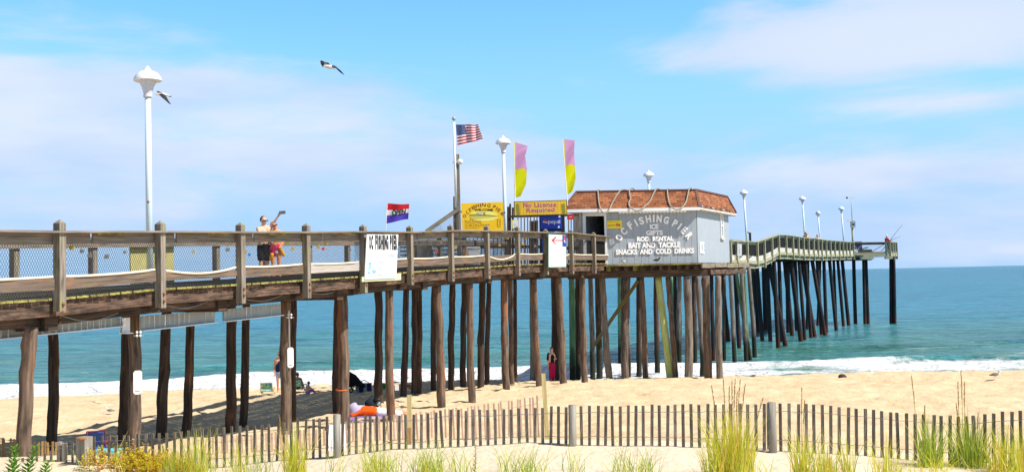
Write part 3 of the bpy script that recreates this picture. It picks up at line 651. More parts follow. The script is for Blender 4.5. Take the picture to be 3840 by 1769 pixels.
# far side railing of the near deck
rl_far = part_empty('railing', 'weathered railing along the far edge of the deck, seen through the netting')
Yf = 14.8; FPS = []
while Yf < 45.5: FPS.append(Yf); Yf += 2.0
for k, Y in enumerate(FPS):
    mb = MB(); rail_post(mb, Y, -WID - .1, zdeck(Y) - .3, zrail(Y) + .02, point=False); attach(mb, 'rail_post', rl_far)
    if k:
        Yp = FPS[k - 1]; mb = MB(); mb.beam(nr(Yp, -WID - .05, zrail(Yp) - .02), nr(Y, -WID - .05, zrail(Y) - .02), .26, .035, M_rail); attach(mb, 'top_rail', rl_far)
mb = MB(); mb.beam(nr(12.8, -WID, zrail(13) - .14), nr(27, -WID, zrail(27) - .14), .035, .20, M_rail); mb.beam(nr(27, -WID, zrail(27) - .14), nr(46, -WID, zrail(46) - .14), .035, .20, M_rail)
attach(mb, 'upper_board', rl_far)
mb = MB()
for a, b in ((13, 27), (27, 33), (33, 46)): mb.beam(nr(a, -WID, zdeck(a) + .14), nr(b, -WID, zdeck(b) + .14), .035, .18, M_rail)
attach(mb, 'lower_board', rl_far)
mb = MB()
for a in range(33, 45, 4): diamond_net(mb, nr(a, -WID + .03, 0), nr(a + 4, -WID + .03, 0), zdeck(a), zrail(a) - .2, zdeck(a + 4), zrail(a + 4) - .2, .06, .0028, M_wire)
attach(mb, 'wire_netting', rl_far)
# yellow-green board on the far railing
p = at(585, 985, NEAR.off(-4.3).Yat(585)); 
b0 = NEAR.off(-4.35).hit(488, 990); b1 = NEAR.off(-4.35).hit(651, 980)
mb = MB(); mb.beam((b0.x, b0.y, zdeck(b0.y) + .42), (b1.x, b1.y, zdeck(b1.y) + .42), .03, .92, plain('mossy_yellow_panel', (.42, .38, .16), .8, var=.3, scale=4))
tag(mb.build('notice_board_back', None, False), 'mossy yellow-green panel fixed behind the tallest lamp post on the far railing', 'panel')

# ------------------------------------------------------------------ piles
D = 1.4907
PILES = [(80,60,1152,36,'o'),(132,126,1140,26,'d'),(318,307,1096,24,'d'),(336,332,1142,31,'b'),(421,407,1096,26,'d'),(479,465,1083,22,'d'),(582,579,1086,25,'d'),(620,610,1053,20,'d'),
 (718,719,1098,27,'b'),(738,736,1060,17,'d'),(850,848,1037,18,'d'),(859,862,1076,27,'o'),(953,953,1014,20,'d'),(979,986,1079,21,'o'),(1023,1016,981,16,'d'),(1040,1039,958,14,'d'),(1054,1052,988,17,'d'),
 (1100,1110,1037,21,'o'),(1092,1092,971,14,'d'),(1139,1136,981,16,'d'),(1169,1166,957,15,'d'),(1181,1189,1012,18,'o'),(1215,1210,978,17,'d'),(1231,1228,954,13,'d'),(1268,1274,982,18,'o'),(1284,1288,966,13,'b'),(1295,1297,953,10,'d'),
 (1338,1340,955,16,'s'),(1343,1358,974,15,'o'),(1395,1397,953,20,'d'),(1405,1418,971,18,'b'),(1438,1441,952,16,'n'),(1454,1455,952,14,'d'),(1464,1471,961,16,'b'),(1484,1490,951,13,'s'),(1503,1509,951,15,'d'),(1514,1534,952,16,'s'),
 (1558,1560,922,10,'n'),(1571,1573,950,19,'b'),(1582,1584,948,9,'s'),(1607,1608,946,13,'d'),(1614,1623,950,14,'b'),(1650,1655,939,13,'d'),(1656,1686,950,18,'y'),(1680,1699,950,13,'b'),(1689,1702,833,8,'n'),(1709,1709,912,12,'s'),(1698,1702,910,10,'k'),
 (1729,1732,951,20,'s'),(1745,1747,912,12,'d'),(1755,1767,944,13,'s'),(1776,1783,950,19,'o'),(1790,1795,908,10,'k'),(1807,1812,950,16,'s'),(1822,1823,908,9,'d'),(1815,1832,859,11,'k'),(1837,1848,912,11,'s'),(1850,1888,907,10,'n'),(1849,1860,879,11,'k'),
 (1865,1876,908,11,'s'),(1872,1882,906,9,'n'),(1884,1898,901,11,'s'),(1892,1895,833,9,'k'),(1905,1918,861,10,'k'),(1897,1907,837,9,'k'),(1921,1926,833,11,'k'),(1930,1938,861,10,'k'),(1933,1979,884,12,'k'),(1947,1958,879,11,'k'),(1960,1967,861,10,'k'),
 (1981,1984,837,12,'k'),(1974,1993,844,11,'k'),(1989,2016,865,12,'k'),(2000,2005,833,11,'k'),(2010,2025,859,9,'k'),(2017,2051,857,11,'k'),(2026,2041,857,9,'k'),(2033,2031,830,8,'k'),(2043,2077,851,10,'k'),(2056,2067,841,9,'k'),(2073,2079,836,9,'k'),
 (2064,2057,818,7,'k'),(2087,2104,832,9,'k'),(2098,2103,815,7,'k'),(2108,2122,820,8,'k'),(2119,2135,818,9,'k'),(2148,2152,814,9,'k'),(2173,2176,815,8,'k'),(2179,2184,814,8,'k'),(2242,2242,813,8.5,'k'),(2249,2251,813,8.5,'k')]
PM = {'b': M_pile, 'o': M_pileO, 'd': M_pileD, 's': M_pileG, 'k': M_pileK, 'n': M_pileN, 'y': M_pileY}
PINFO = []
def make_pile(i, xt, xb, yb, w, kd):
    pxb = xb * D; pyb = yb * D
    b = ground_hit(pxb, pyb); Y = b.y
    if xb < 1535:
        lo = NEAR.off(-.45).Yat(pxb, pyb); hi = NEAR.off(-4.0).Yat(pxb, pyb); Y = min(max(Y, lo), hi)
    elif xb > 1900:
        lo = FARL.off(-.3).Yat(pxb, pyb) if xb < 2145 else 100; Y = max(Y, lo)
    p = at(pxb, pyb, Y); gz = ground0(p.x, Y)
    if xb < 1535: ztop = zdeck(Y) - .45
    elif xb < 1830: ztop = CAMZ + .38 - .55
    elif xb < 1925: ztop = CAMZ + .70 - .42
    else: ztop = CAMZ + 1.22 - .35
    if xt > 2145: ztop = CAMZ + 1.36 - .30
    dt = ray(xt * D, 1050); t = at(xt * D, proj((0, Y, ztop))[1], Y)
    top = V((t.x, Y, ztop)); bot = V((p.x, Y, min(gz, p.z) - .6))
    if kd == 'k': bot.z = -1.0
    # lean continues below
    rad = w * D * Y / F / 2
    k = (bot.z - ztop) / (p.z - ztop) if abs(p.z - ztop) > .1 else 1
    bot.x = top.x + (p.x - top.x) * min(k, 1.4)
    n = 26 if w > 12 else 12; kn = [(random.random(), random.uniform(0, 6.28), random.uniform(.12, .32)) for _ in range(7 if kd in 'bdso' else 0)]
    sd_ = random.random() * 50; pts = []
    bow = random.uniform(-.05, .05) if kd in 'bdso' else 0
    for j in range(n + 1):
        t_ = j / n; q = bot.lerp(top, t_); q = q + V((bow * math.sin(math.pi * t_) + (.03 * noise.noise(V((sd_, t_ * 5, 0))) if kd in 'bdso' else 0), 0, 0)); pts.append(q)
    tp = .93 if kd != 'k' else .97
    rads = [rad * (1.04 + (tp - 1.04) * j / n) for j in range(n + 1)]
    def wob(i_, a):
        t_ = i_ / n; r = 1 + .05 * noise.noise(V((math.cos(a) * 1.2, math.sin(a) * 1.2, t_ * 9 + sd_)))
        for kt, ka, kk in kn:
            dt_ = (t_ - kt) * (6 if w > 12 else 8); da = math.cos(a - ka)
            if da > 0: r += kk * .8 * math.exp(-dt_ * dt_ * 22) * da ** 3
        return r
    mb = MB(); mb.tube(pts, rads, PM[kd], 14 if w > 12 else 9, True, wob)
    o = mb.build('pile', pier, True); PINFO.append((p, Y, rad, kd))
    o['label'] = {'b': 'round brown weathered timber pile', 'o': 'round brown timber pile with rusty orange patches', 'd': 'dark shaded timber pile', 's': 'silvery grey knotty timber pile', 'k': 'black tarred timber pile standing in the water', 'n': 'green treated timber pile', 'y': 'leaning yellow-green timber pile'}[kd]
for i, a in enumerate(PILES): make_pile(i, *a)

# diagonal brace under the hut, hanging panels under the deck at left, cables
mb = MB(); a = at(1605 * D, 706 * D, 50); b = at(1494 * D, 868 * D, 50); mb.beam(a, b, .05, .16, wood('ochre_brace_wood', (.13, .10, .035), (.28, .22, .09))); mb.build('diagonal_brace', pier)
def z1(x, y): return (x / 1.918, 1150 + y / 1.918)
LN9 = NEAR.off(-.95)
def panel(pts, mat, name):
    P = [LN9.hit(*z1(*p)) for p in pts]; mb = MB(); n = PERP * .04
    A = [p for p in P]; B = [p + n for p in P]
    mb.face(B[::-1], mat); mb.face(A, mat)
    for i in range(4): mb.face([A[i], A[(i + 1) % 4], B[(i + 1) % 4], B[i]], mat)
    lip = MB; mb.beam(B[3] + V((0, 0, .0)) + n, B[2] + n, .10, .02, M_white)
    nn = int((P[1] - P[0]).length / .35)
    for k in range(1, nn):
        t = k / nn + random.uniform(-.05, .05)
        if random.random() < .6: mb.beam(B[0].lerp(B[1], t) + n * .1, B[3].lerp(B[2], t) + n * .1, .012, .012, M_white)
    mb.build(name, pier)
panel([(-200, 185), (850, 78), (850, 140), (-200, 250)], M_galv, 'drain_panel')
panel([(1000, 68), (1535, 24), (1535, 112), (1000, 172)], M_galv, 'drain_panel')
panel([(1600, 18), (2010, -22), (2010, 60), (1600, 105)], M_galv, 'drain_panel')
mb = MB(); P = [LN9.hit(*z1(*p)) + PERP * .1 for p in [(855, 80), (905, 76), (905, 188), (848, 190)]]; mb.face(P[::-1], M_white); mb.face([p - PERP * .06 for p in P], M_white); mb.beam(P[3], P[2], .16, .02, M_white); mb.build('drain_end_cap', pier)
for (xa, ya, xb, yb, sg) in [(540, 1085, 1050, 1060, .12), (1440, 985, 1850, 960, .1)]:
    # sagging cables under the joists (pixels of the first left crop)
    A = NEAR.off(-.3).hit(xa / 2.374, 700 + ya / 2.374 + 25); B = NEAR.off(-.3).hit(xb / 2.374, 700 + yb / 2.374 + 25)
    mb = MB(); mb.tube([A.lerp(B, t / 10) - V((0, 0, sg * math.sin(math.pi * t / 10))) for t in range(11)], .008, M_wireL, 5); mb.build('cable', pier)
for (xa, ya, xb, yb, sg) in [(490, 990, 850, 960, .1), (1050, 930, 1350, 920, .08)]:
    A = NEAR.off(-.25).hit(700 + xa / 2.374, 700 + ya / 2.374); B = NEAR.off(-.25).hit(700 + xb / 2.374, 700 + yb / 2.374)
    mb = MB(); mb.tube([A.lerp(B, t / 10) - V((0, 0, sg * math.sin(math.pi * t / 10))) for t in range(11)], .008, M_wireL, 5); mb.build('cable', pier)

# ------------------------------------------------------------------ far pier section
def c5(x, y): return (2650 + x / 2.374, 700 + y / 2.374)
FP = [(205,483,655),(260,485,655),(353,487,656),(443,490,665),(506,470,652),(574,447,620),(634,427,582),(700,430,584),(760,438,588),(810,446,592),(856,452,596),(900,457,598),(946,460,600),(985,465,602),(1018,470,603),(1057,475,603),(1095,478,603),(1135,481,603),(1175,484,602),(1208,487,602),(1238,489,601),(1268,491,601),(1302,492,600)]
FQ = []
for x, yt, yd in FP:
    px, pyt = c5(x, yt); _, pyd = c5(x, yd); Y = FARL.Yat(px, (pyt + pyd) / 2); FQ.append((Y, at(px, pyd, Y).z, at(px, pyt, Y).z, px))
FPERP = V((1, -FARL.m, 0)).normalized(); FDIR = V((FARL.m, 1, 0)).normalized()
def fr(Y, out, z): return V((FARL.X(Y), Y, z)) + FPERP * out
rl_f = part_empty('railing', 'pale green railing with dark netting along the outer pier'); FW = 5.2
for k, (Y, zd, zt, px) in enumerate(FQ):
    mb = MB(); p = fr(Y, .06, 0); mb.beam((p.x, p.y, zd - (.5 if k % 2 == 0 else .32)), (p.x, p.y, zt), .15, .13, M_far, upv=FDIR); attach(mb, 'rail_post', rl_f)
    if k:
        Yp, dp, tp, _ = FQ[k - 1]
        mb = MB(); mb.beam(fr(Yp, .04, tp - .0), fr(Y, .04, zt), .22, .05, M_far); mb.beam(fr(Yp, -.03, tp - .12), fr(Y, -.03, zt - .12), .04, .16, M_far); attach(mb, 'top_rail', rl_f)
toe = MB(); nt_ = MB(); rim = MB()
for k in range(1, len(FQ)):
    Yp, dp, tp, _ = FQ[k - 1]; Y, zd, zt, _ = FQ[k]
    toe.beam(fr(Yp, -.02, dp + .17), fr(Y, -.02, zd + .17), .035, .30, M_toe)
    rim.beam(fr(Yp, 0, dp - .08), fr(Y, 0, zd - .08), .12, .20, M_far); rim.beam(fr(Yp, -.2, dp - .32), fr(Y, -.2, zd - .32), .2, .26, M_far)
    L_ = (fr(Y, 0, 0) - fr(Yp, 0, 0)).length; n = int(L_ / .07)
    for q in range(n): t = q / n; a = fr(Yp, -.06, dp).lerp(fr(Y, -.06, zd), t); b = fr(Yp, -.06, tp - .1).lerp(fr(Y, -.06, zt - .1), t); nt_.tube([a, b], .014, M_wire, 3, False)
    for q in range(14): t = q / 14; nt_.tube([fr(Yp, -.06, dp + (tp - dp - .1) * t), fr(Y, -.06, zd + (zt - zd - .1) * t)], .013, M_wire, 3, False)
attach(toe, 'toe_board', rl_f); attach(nt_, 'wire_netting', rl_f); rim.build('outer_rim_beam', pier)
def fzd(Y): return float(np.interp(Y, [q[0] for q in FQ], [q[1] for q in FQ]))
def fzt(Y): return float(np.interp(Y, [q[0] for q in FQ], [q[2] for q in FQ]))
mb = MB(); Y = FQ[0][0]
while Y < 112:
    z = fzd(Y); mb.beam(fr(Y, .0, z - .02), fr(Y, -FW, z - .02), .26, .04, M_deck, endmat=M_far); Y += .27 * .888
mb.build('deck', pier, False)['label'] = 'planked deck of the outer pier'
for k in range(0, 24):
    Y = 66 + k * 1.9; mb = MB()
    mb.beam(fr(Y, -.25, fzd(Y) - .36), fr(Y, -FW, fzd(Y) - .36), .18, .3, M_beam); mb.build('cross_beam', pier)
rl_g = part_empty('railing', 'far side railing of the outer pier'); Y = 66; last = None
while Y < 112:
    mb = MB(); p = fr(Y, -FW, 0); mb.beam((p.x, p.y, fzd(Y)), (p.x, p.y, fzt(Y)), .13, .13, M_far, upv=FDIR); attach(mb, 'rail_post', rl_g)
    if last: mb = MB(); mb.beam(fr(last, -FW, fzt(last)), fr(Y, -FW, fzt(Y)), .2, .05, M_far); attach(mb, 'top_rail', rl_g)
    last = Y; Y += 2.6
mb = MB()
for k in range(66, 110, 2):
    a, b = k, k + 2; 
    for q in range(16): t = q / 16; mb.tube([fr(a, -FW, fzd(a) + 1.05 * t), fr(b, -FW, fzd(b) + 1.05 * t)], .008, M_wire, 3, False)
    for q in range(26): t = q / 26; Y = a + 2 * t; mb.tube([fr(Y, -FW, fzd(Y)), fr(Y, -FW, fzd(Y) + 1.1)], .008, M_wire, 3, False)
    mb.beam(fr(a, -FW, fzd(a) + .17), fr(b, -FW, fzd(b) + .17), .03, .3, M_toe)
attach(mb, 'wire_netting', rl_g)
# head of the pier
YH = 105.0; hd0 = at(*c5(1302, 600), YH); hd1 = at(*c5(1632, 583), YH); hz = CAMZ + 1.40; hzt = CAMZ + 2.48
rl_h = part_empty('railing', 'long single-span railing across the pier head')
HX0, HX1 = hd0.x, hd1.x; sv = V((.50, .86, 0))
A0 = V((HX0, YH, 0)); A1 = V((HX1, YH, 0)); A2 = A1 + sv * 3.2; A3 = A0 + sv * 5
mb = MB(); 
for a, b in ((A0, A1), (A1, A2)):
    mb.beam(a + V((0, 0, hz - .14)), b + V((0, 0, hz - .14)), .12, .28, M_far); mb.beam(a + V((0, 0, hz + .08)), b + V((0, 0, hz + .08)), .05, .16, M_deck)
mb.face([p + V((0, 0, hz)) for p in (A0, A1, A2, A3)], M_deck); mb.face([p + V((0, 0, hz - .3)) for p in (A3, A2, A1, A0)], M_beam)
mb.beam(A1 + V((-.5, 0, hz - .42)), A1 + V((.2, 0, hz - .42)), .3, .25, M_far); mb.beam(A0.lerp(A1, .27) + V((-.6, .1, hz - .42)), A0.lerp(A1, .27) + V((1.0, .1, hz - .42)), .3, .25, M_far)
mb.build('deck', pier)['label'] = 'deck of the pier head'
mb = MB()
mb.beam(A0 + V((0, 0, hzt)), A1 + V((0, 0, hzt - .03)), .2, .06, M_rail); mb.beam(A0 + V((0, 0, hzt - .12)), A1 + V((0, 0, hzt - .14)), .05, .20, M_joist); mb.beam(A1 + V((0, 0, hzt)), A2 + V((0, 0, hzt)), .2, .06, M_far)
attach(mb, 'top_rail', rl_h)
for p, h in ((A1, 0), (A1 + sv * 1.1, 0), (A1 + V((-.35, 0, 0)), 0), (A2, 0), (A1 + sv * 2.1, 0)):
    mb = MB(); mb.beam(p + V((0, 0, hz - .55)), p + V((0, 0, hzt)), .2, .16, M_far, upv=FDIR); attach(mb, 'rail_post', rl_h)
mb = MB()
for q in range(40): t = q / 40; p = A0.lerp(A1, t); mb.tube([p + V((0, 0, hz)), p + V((0, 0, hzt))], .004, M_wireL, 3, False)
for q in range(9): z = hz + (hzt - hz) * q / 9; mb.tube([A0 + V((0, 0, z)), A1 + V((0, 0, z))], .004, M_wireL, 3, False)
attach(mb, 'wire_netting', rl_h)

# ------------------------------------------------------------------ bait hut
ZF = CAMZ + .40                                   # floor of the hut
def px2(x, y): return (2000 + x / 2.374, 650 + y / 2.374)
def c8(x, y): return (2240 + x / 3.83, 700 + y / 3.83)
Wc = at(2616, 985, 46.0); Wl = at(2156, 985, 45.6)
FRN = PL(V((Wl.x, Wl.y, ZF)), V((Wc.x - Wl.x, Wc.y - Wl.y, 0)), V((0, 0, 1)))
FWID = (V((Wc.x, Wc.y, 0)) - V((Wl.x, Wl.y, 0))).length
sdir = V((2.35, 5.1, 0)).normalized()
SDE = PL(V((Wc.x, Wc.y, ZF)), sdir, V((0, 0, 1))); SLEN = 5.6
WH = 2.34
hut = empty('bait_hut', V((Wc.x, Wc.y, ZF)), 'grey boarded bait hut with a red-brown shingled mansard roof standing on the pier', 'hut')
def fpt(px, py, c=0): return FRN.loc(px, py, c)
dL = fpt(2184, 850)[0]; dR = fpt(2275, 850)[0]; dT = 2.02; oL = dL + .14; oR = dR - .10
mb = MB(); TH = .12
# front wall as boards with door opening; grooves every 30 cm
def boards(mb, pl, x0, x1, z0, z1, mat, step=.305, skip=None):
    x = x0; first = True
    while x < x1 - 1e-4:
        xe = min(x + step, x1)
        mb.prism(pl, rect(x + .006, z0, xe - .006, z1), -TH, 0, mat); mb.prism(pl, rect(x - .006, z0, x + .006, z1), -TH, -.012, mat) if not first else None
        x = xe; first = False
boards(mb, FRN, 0, oL, 0, WH, M_wall); boards(mb, FRN, oL, oR, dT, WH, M_wall, .9); boards(mb, FRN, oR, FWID - TH * .0, 0, WH, M_wall)
mb.build('front_wall', hut)
mb = MB(); mb.prism(SDE, rect(.125, 0, SLEN, WH - .02), -TH, 0, M_wall); mb.build('side_wall', hut)
LFT = PL(V((Wl.x, Wl.y, ZF)), sdir, V((0, 0, 1)))
mb = MB(); bk = V((Wl.x, Wl.y, ZF)) + sdir * SLEN; 
mb.beam(V((Wl.x, Wl.y, ZF + WH / 2)) + sdir * .14 + FRN.u * .06, bk + V((0, 0, WH / 2)) + FRN.u * .06, TH, WH - .02, M_wall)
mb.beam(bk + V((0, 0, WH / 2)) + FRN.u * .12, bk + V((0, 0, WH / 2)) + FRN.u * (FWID - .2), TH, WH - .02, M_wall); mb.build('rear_wall', hut)
# interior: floor, shelves seen dimly through the door
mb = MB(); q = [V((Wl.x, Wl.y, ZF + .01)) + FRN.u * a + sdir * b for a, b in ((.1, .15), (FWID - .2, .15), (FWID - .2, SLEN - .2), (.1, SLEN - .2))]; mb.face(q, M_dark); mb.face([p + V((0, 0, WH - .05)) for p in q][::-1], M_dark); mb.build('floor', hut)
mb = MB()
for k in range(4): c = V((Wl.x, Wl.y, ZF)) + FRN.u * .9 + sdir * 2.2; mb.beam(c + V((0, 0, .4 + k * .42)) - FRN.u * .6, c + V((0, 0, .4 + k * .42)) + FRN.u * .9, .3, .03, M_joist)
mb.build('shelf', hut)
# door casing and standing-open door leaf
mb = MB(); mb.prism(FRN, rect(oL - .13, 0, oL, dT + .15), .004, .045, M_white); mb.prism(FRN, rect(oR, 0, oR + .09, dT + .15), .004, .045, M_white); mb.prism(FRN, rect(oL, dT, oR, dT + .15), .004, .045, M_white); mb.build('door_frame', hut)
# roof
EH = ZF + WH - .04
def pv(a, b, z): return V((Wl.x, Wl.y, 0)) + FRN.u * a + sdir * b + V((0, 0, z))
ea = [(-.30, -.40), (FWID + .28, -.44), (FWID + .30, SLEN + .3), (-.30, SLEN + .3)]
ra = [(.12, .10), (FWID + .0, .10), (FWID + .08, SLEN - .5), (.12, SLEN - .5)]
RZ = CAMZ + 3.45; EZ = CAMZ + 2.70
E_ = [pv(a, b, EZ) for a, b in ea]; R_ = [pv(a, b, RZ) for a, b in ra]
mb = MB()
for i in range(4):
    j = (i + 1) % 4; a, b, c, d = E_[i], E_[j], R_[j], R_[i]; L_ = (b - a).length; hh = ((c + d) / 2 - (a + b) / 2).length; L2 = (c - d).length
    off = (d - a).dot((b - a).normalized()); mb.face([a, b, c, d], M_shing, [(0, 0), (L_, 0), (off + L2, hh), (off, hh)])
mb.face(R_, M_dark)
roof = mb.build('roof', hut)
mb = MB()                                         # dark metal cap along the ridge and hips
capm = plain('maroon_ridge_metal', (.13, .05, .035), .6)
for i in range(4): mb.beam(R_[i], R_[(i + 1) % 4], .10, .07, capm)
for i in (1, 2, 0): mb.beam(E_[i] + V((0, 0, .02)), R_[i] + V((0, 0, .01)), .10, .03, capm, upv=(R_[i] - E_[i]).cross(FRN.u))
mb.build('ridge_cap', hut)
mb = MB()
for i in range(4):
    if i == 1: mb.beam(E_[1] - V((0, 0, .06)) - FRN.u * .01, E_[2] - V((0, 0, .06)), .03, .09, M_toe)
    else: mb.beam(E_[i] - V((0, 0, .07)), E_[(i + 1) % 4] - V((0, 0, .07)), .03, .13, M_white)
mb.face([p - V((0, 0, .115)) for p in E_][::-1], M_toe); mb.build('fascia', hut)
# curled worn shingles along the side eave
mb = MB(); random.seed(4)
for k in range(9):
    t = .06 + .09 * k + random.uniform(-.02, .02); a = E_[1].lerp(E_[2], t); b = E_[1].lerp(E_[2], t + random.uniform(.03, .06)); u_ = (R_[1] - E_[1]).normalized(); n = (E_[2] - E_[1]).cross(R_[1] - E_[1]).normalized()
    if n.x < 0: n = -n
    h = random.uniform(.06, .12); mb.face([a + n * .02 + u_ * .02, b + n * .03 + u_ * .02, b + n * .012 + u_ * (h + .02), a + n * .012 + u_ * (h + .02)], M_joist if k % 3 else M_galv)
mb.build('torn_shingle_strip', hut)
# scalloped valance
va, vz1 = fpt(*c8(282, 345)); vb, _ = fpt(*c8(1255, 345)); zt_ = WH - .0; mb = MB(); n = 20; st = (vb - va) / n; pts = [(va, zt_)]
zb_ = fpt(*c8(800, 366))[1]
for k in range(n):
    for q in range(7): t = q / 6; pts.append((va + (k + t) * st, zb_ - .055 * math.sin(math.pi * t)))
pts.append((vb, zt_)); mb.prism(FRN, pts, .30, .325, M_white)
mb.build('scalloped_valance', hut)
# raised white lettering
LW = plain('white_cut_out_letters', (.92, .92, .92), .5, var=.02); th = .035
def wall_text(pl, txt, X, Y_, w, h, ang=0, name='lettering', bold=.055, mat=LW):
    mb = MB(); a, b = pl.loc(*c8(X, Y_)); s_ = 46.0 / F / 3.83
    add_text(mb, pl, txt, a, b, w * s_ if w else None, h * s_, mat, .004, bold, ang, th); return mb.build(name, hut)
arc = [('O', 310, 728, 56), ('C', 378, 642, 46), ('F', 470, 553, 35), ('I', 553, 517, 28), ('S', 630, 488, 18), ('H', 730, 462, 8), ('I', 808, 455, 0), ('N', 885, 458, -6), ('G', 988, 480, -15), ('P', 1113, 525, -29), ('I', 1180, 570, -38), ('E', 1243, 625, -43), ('R', 1318, 705, -52)]
mb = MB(); s_ = 46.0 / F / 3.83
for ch, X, Y_, an in arc:
    a, b = FRN.loc(*c8(X, Y_)); w = {'I': 24, 'O': 74, 'C': 68, 'G': 72, 'N': 72, 'H': 70, 'S': 66, 'P': 60, 'F': 58, 'E': 58}.get(ch, 64)
    add_text(mb, FRN, ch, a, b, w * 1.06 * s_, 108 * s_, LW, .004, .045, R(an), th)
mb.build('arched_lettering', hut)
wall_text(FRN, 'ICE', 813, 572, 126, 74); wall_text(FRN, 'GIFTS', 817, 660, 245, 72); wall_text(FRN, 'ROD  RENTAL', 830, 748, 532, 72)
wall_text(FRN, 'BAIT AND  TACKLE', 817, 838, 752, 80, bold=.05); wall_text(FRN, 'SNACKS  AND  COLD  DRINKS', 827, 928, 1135, 78, bold=.05)
a, b = SDE.loc(*c8(1493, 878)); mb = MB(); add_text(mb, SDE, 'ICE', a, b, .66, .50, LW, .004, .02, 0, th); mb.build('lettering', hut)
# narrow side window
mb = MB(); a, _ = SDE.loc(*c8(1780, 560)); z0 = SDE.loc(*c8(1780, 735))[1]; z1_ = SDE.loc(*c8(1780, 385))[1]; w = .30
for x0, y0, x1, y1 in ((a - w / 2 - .07, z0, a - w / 2, z1_), (a + w / 2, z0, a + w / 2 + .07, z1_), (a - w / 2, z1_ - .07, a + w / 2, z1_), (a - w / 2, (z0 + z1_) / 2 - .03, a + w / 2, (z0 + z1_) / 2 + .03), (a - w / 2, z0 + .0, a + w / 2, z0 + .07)): mb.prism(SDE, rect(x0, y0, x1, y1), .004, .05, M_white)
mb.prism(SDE, rect(a - w / 2 - .15, z0 - .08, a + w / 2 + .15, z0 - .01), .004, .09, M_toe)
wn = mb.build('window', hut)
mb = MB(); gl = plain('dull_window_pane', (.35, .38, .37), .2, spec=.6); mb.prism(SDE, rect(a - w / 2, z0 + .07, a + w / 2, z1_ - .07), .003, .012, gl); mb.build('window_pane', wn)
# small yellow sign on the wall
a0, b0 = FRN.loc(*c8(135, 603)); a1, b1 = FRN.loc(*c8(347, 480)); mb = MB(); mb.prism(FRN, rect(a0, b0, a1, b1), .05, .065, M_yelbr)
ys = mb; add_text(mb, FRN, 'Spectators', a0 + (a1 - a0) * .31, b0 + (b1 - b0) * .38, (a1 - a0) * .52, (b1 - b0) * .27, M_red, .068, .02); add_text(mb, FRN, '50¢', a0 + (a1 - a0) * .75, b0 + (b1 - b0) * .40, (a1 - a0) * .30, (b1 - b0) * .42, M_red, .068, .05)
for k in range(14): mb.prism(FRN, rect(a0 + .02 + k * .036, b1 - .07, a0 + .043 + k * .036, b1 - .045), .066, .068, M_red)
tag(mb.build('price_sign'), 'small yellow sign with red lettering beside the hut doorway', 'sign')

# ropes looped over the roof
def ropept(x, y):
    px, py = c8(x, y)
    n = (E_[1] - E_[0]).cross(R_[0] - E_[0]).normalized()
    if n.y > 0: n = -n
    o = E_[0] + n * .05; d = ray(px, py); t = (o - C0).dot(n) / d.dot(n); q = C0 + d * t
    if q.z < EZ: o2 = FRN.o + FRN.n * .50; t = (o2 - C0).dot(FRN.n) / d.dot(FRN.n); q = C0 + d * t
    return q
for k, (pts, lab) in enumerate((([(45, 60), (10, 48), (12, 130), (25, 250), (60, 345), (110, 378), (160, 350), (210, 240), (285, 110), (345, 48), (425, 44)], 'leftmost of the three looped ropes over the shingled roof, hanging above the doorway'),
         ([(535, 45), (515, 24), (480, 32), (458, 70), (465, 130), (478, 170), (450, 230), (470, 295), (560, 345), (640, 315), (745, 220), (805, 100), (850, 32), (905, 38)], 'middle looped rope over the shingled roof, with a kink in its left side'),
         ([(1035, 45), (1022, 28), (1005, 60), (1018, 180), (1055, 280), (1130, 326), (1210, 300), (1275, 210), (1310, 60), (1340, 16), (1365, 40)], 'rightmost looped rope over the shingled roof, a plain U nearest the roof corner'))):
    mb = MB(); mb.tube(smooth_pts([ropept(*p) for p in pts], 5), .029, M_rope, 8); tag(mb.build('rope', None, True), lab, 'rope', 'ropes looped over the hut roof')

# platform that carries the hut
mb = MB()
P0 = pv(-.2, -.15, 0); P1 = pv(FWID + .25, -.35, 0); P2 = pv(FWID + .75, SLEN + .6, 0); P3 = pv(-.3, SLEN + .6, 0)
zt_ = ZF - .005
mb.face([p + V((0, 0, zt_)) for p in (P0, P1, P2, P3)], M_deck); mb.face([p + V((0, 0, zt_ - .06)) for p in (P3, P2, P1, P0)], M_beam)
mb.beam(P0 + V((0, 0, zt_ - .035)), P1 + V((0, 0, zt_ - .035)), .06, .065, M_edge)
for k in range(4): t0, t1 = k / 4 + .006, (k + 1) / 4 - .006; mb.beam(P1.lerp(P2, t0) + V((0, 0, zt_ - .12 + .02 * (k % 2))), P1.lerp(P2, t1) + V((0, 0, zt_ - .12 + .02 * (k % 2))), .07, .20, M_post)
mb.build('deck', pier)['label'] = 'platform under the grey hut with a mossy front edge'
mb = MB()
for k in range(15):
    t = (k + .3) / 15; a = P0.lerp(P1, t) + V((0, .05, zt_ - .17)); b = P3.lerp(P2, t) + V((0, 0, zt_ - .17)); mb.beam(a, b, .05, .2, M_edge if k in (4, 7) else M_joist)
mb.build('joist', pier)
mb = MB()
for b_ in (.25, 2.6, 5.2): mb.beam(pv(-.4, b_, zt_ - .42), pv(FWID + .35, b_ - .1, zt_ - .42), .14, .28, M_beam)
mb.beam(pv(FWID + .45, .2, zt_ - .40), pv(FWID + .7, SLEN, zt_ - .40), .1, .2, M_joist)
for a_, dz in ((FWID - .45, 0), (FWID - .3, 0), (FWID - .38, .12)): mb.ball(pv(a_, .15, zt_ - .46 + dz), .045, M_stake, 8)
mb.build('stringer', pier)
mb = MB()
for t in (.12, .5, .93):
    a = P1.lerp(P2, t) - FRN.u * .1; mb.beam(a + V((0, 0, zt_ - .28)), a + V((0, 0, zt_ - .52)), .1, .12, M_post, upv=FRN.u)
mb.build('blocking', pier)

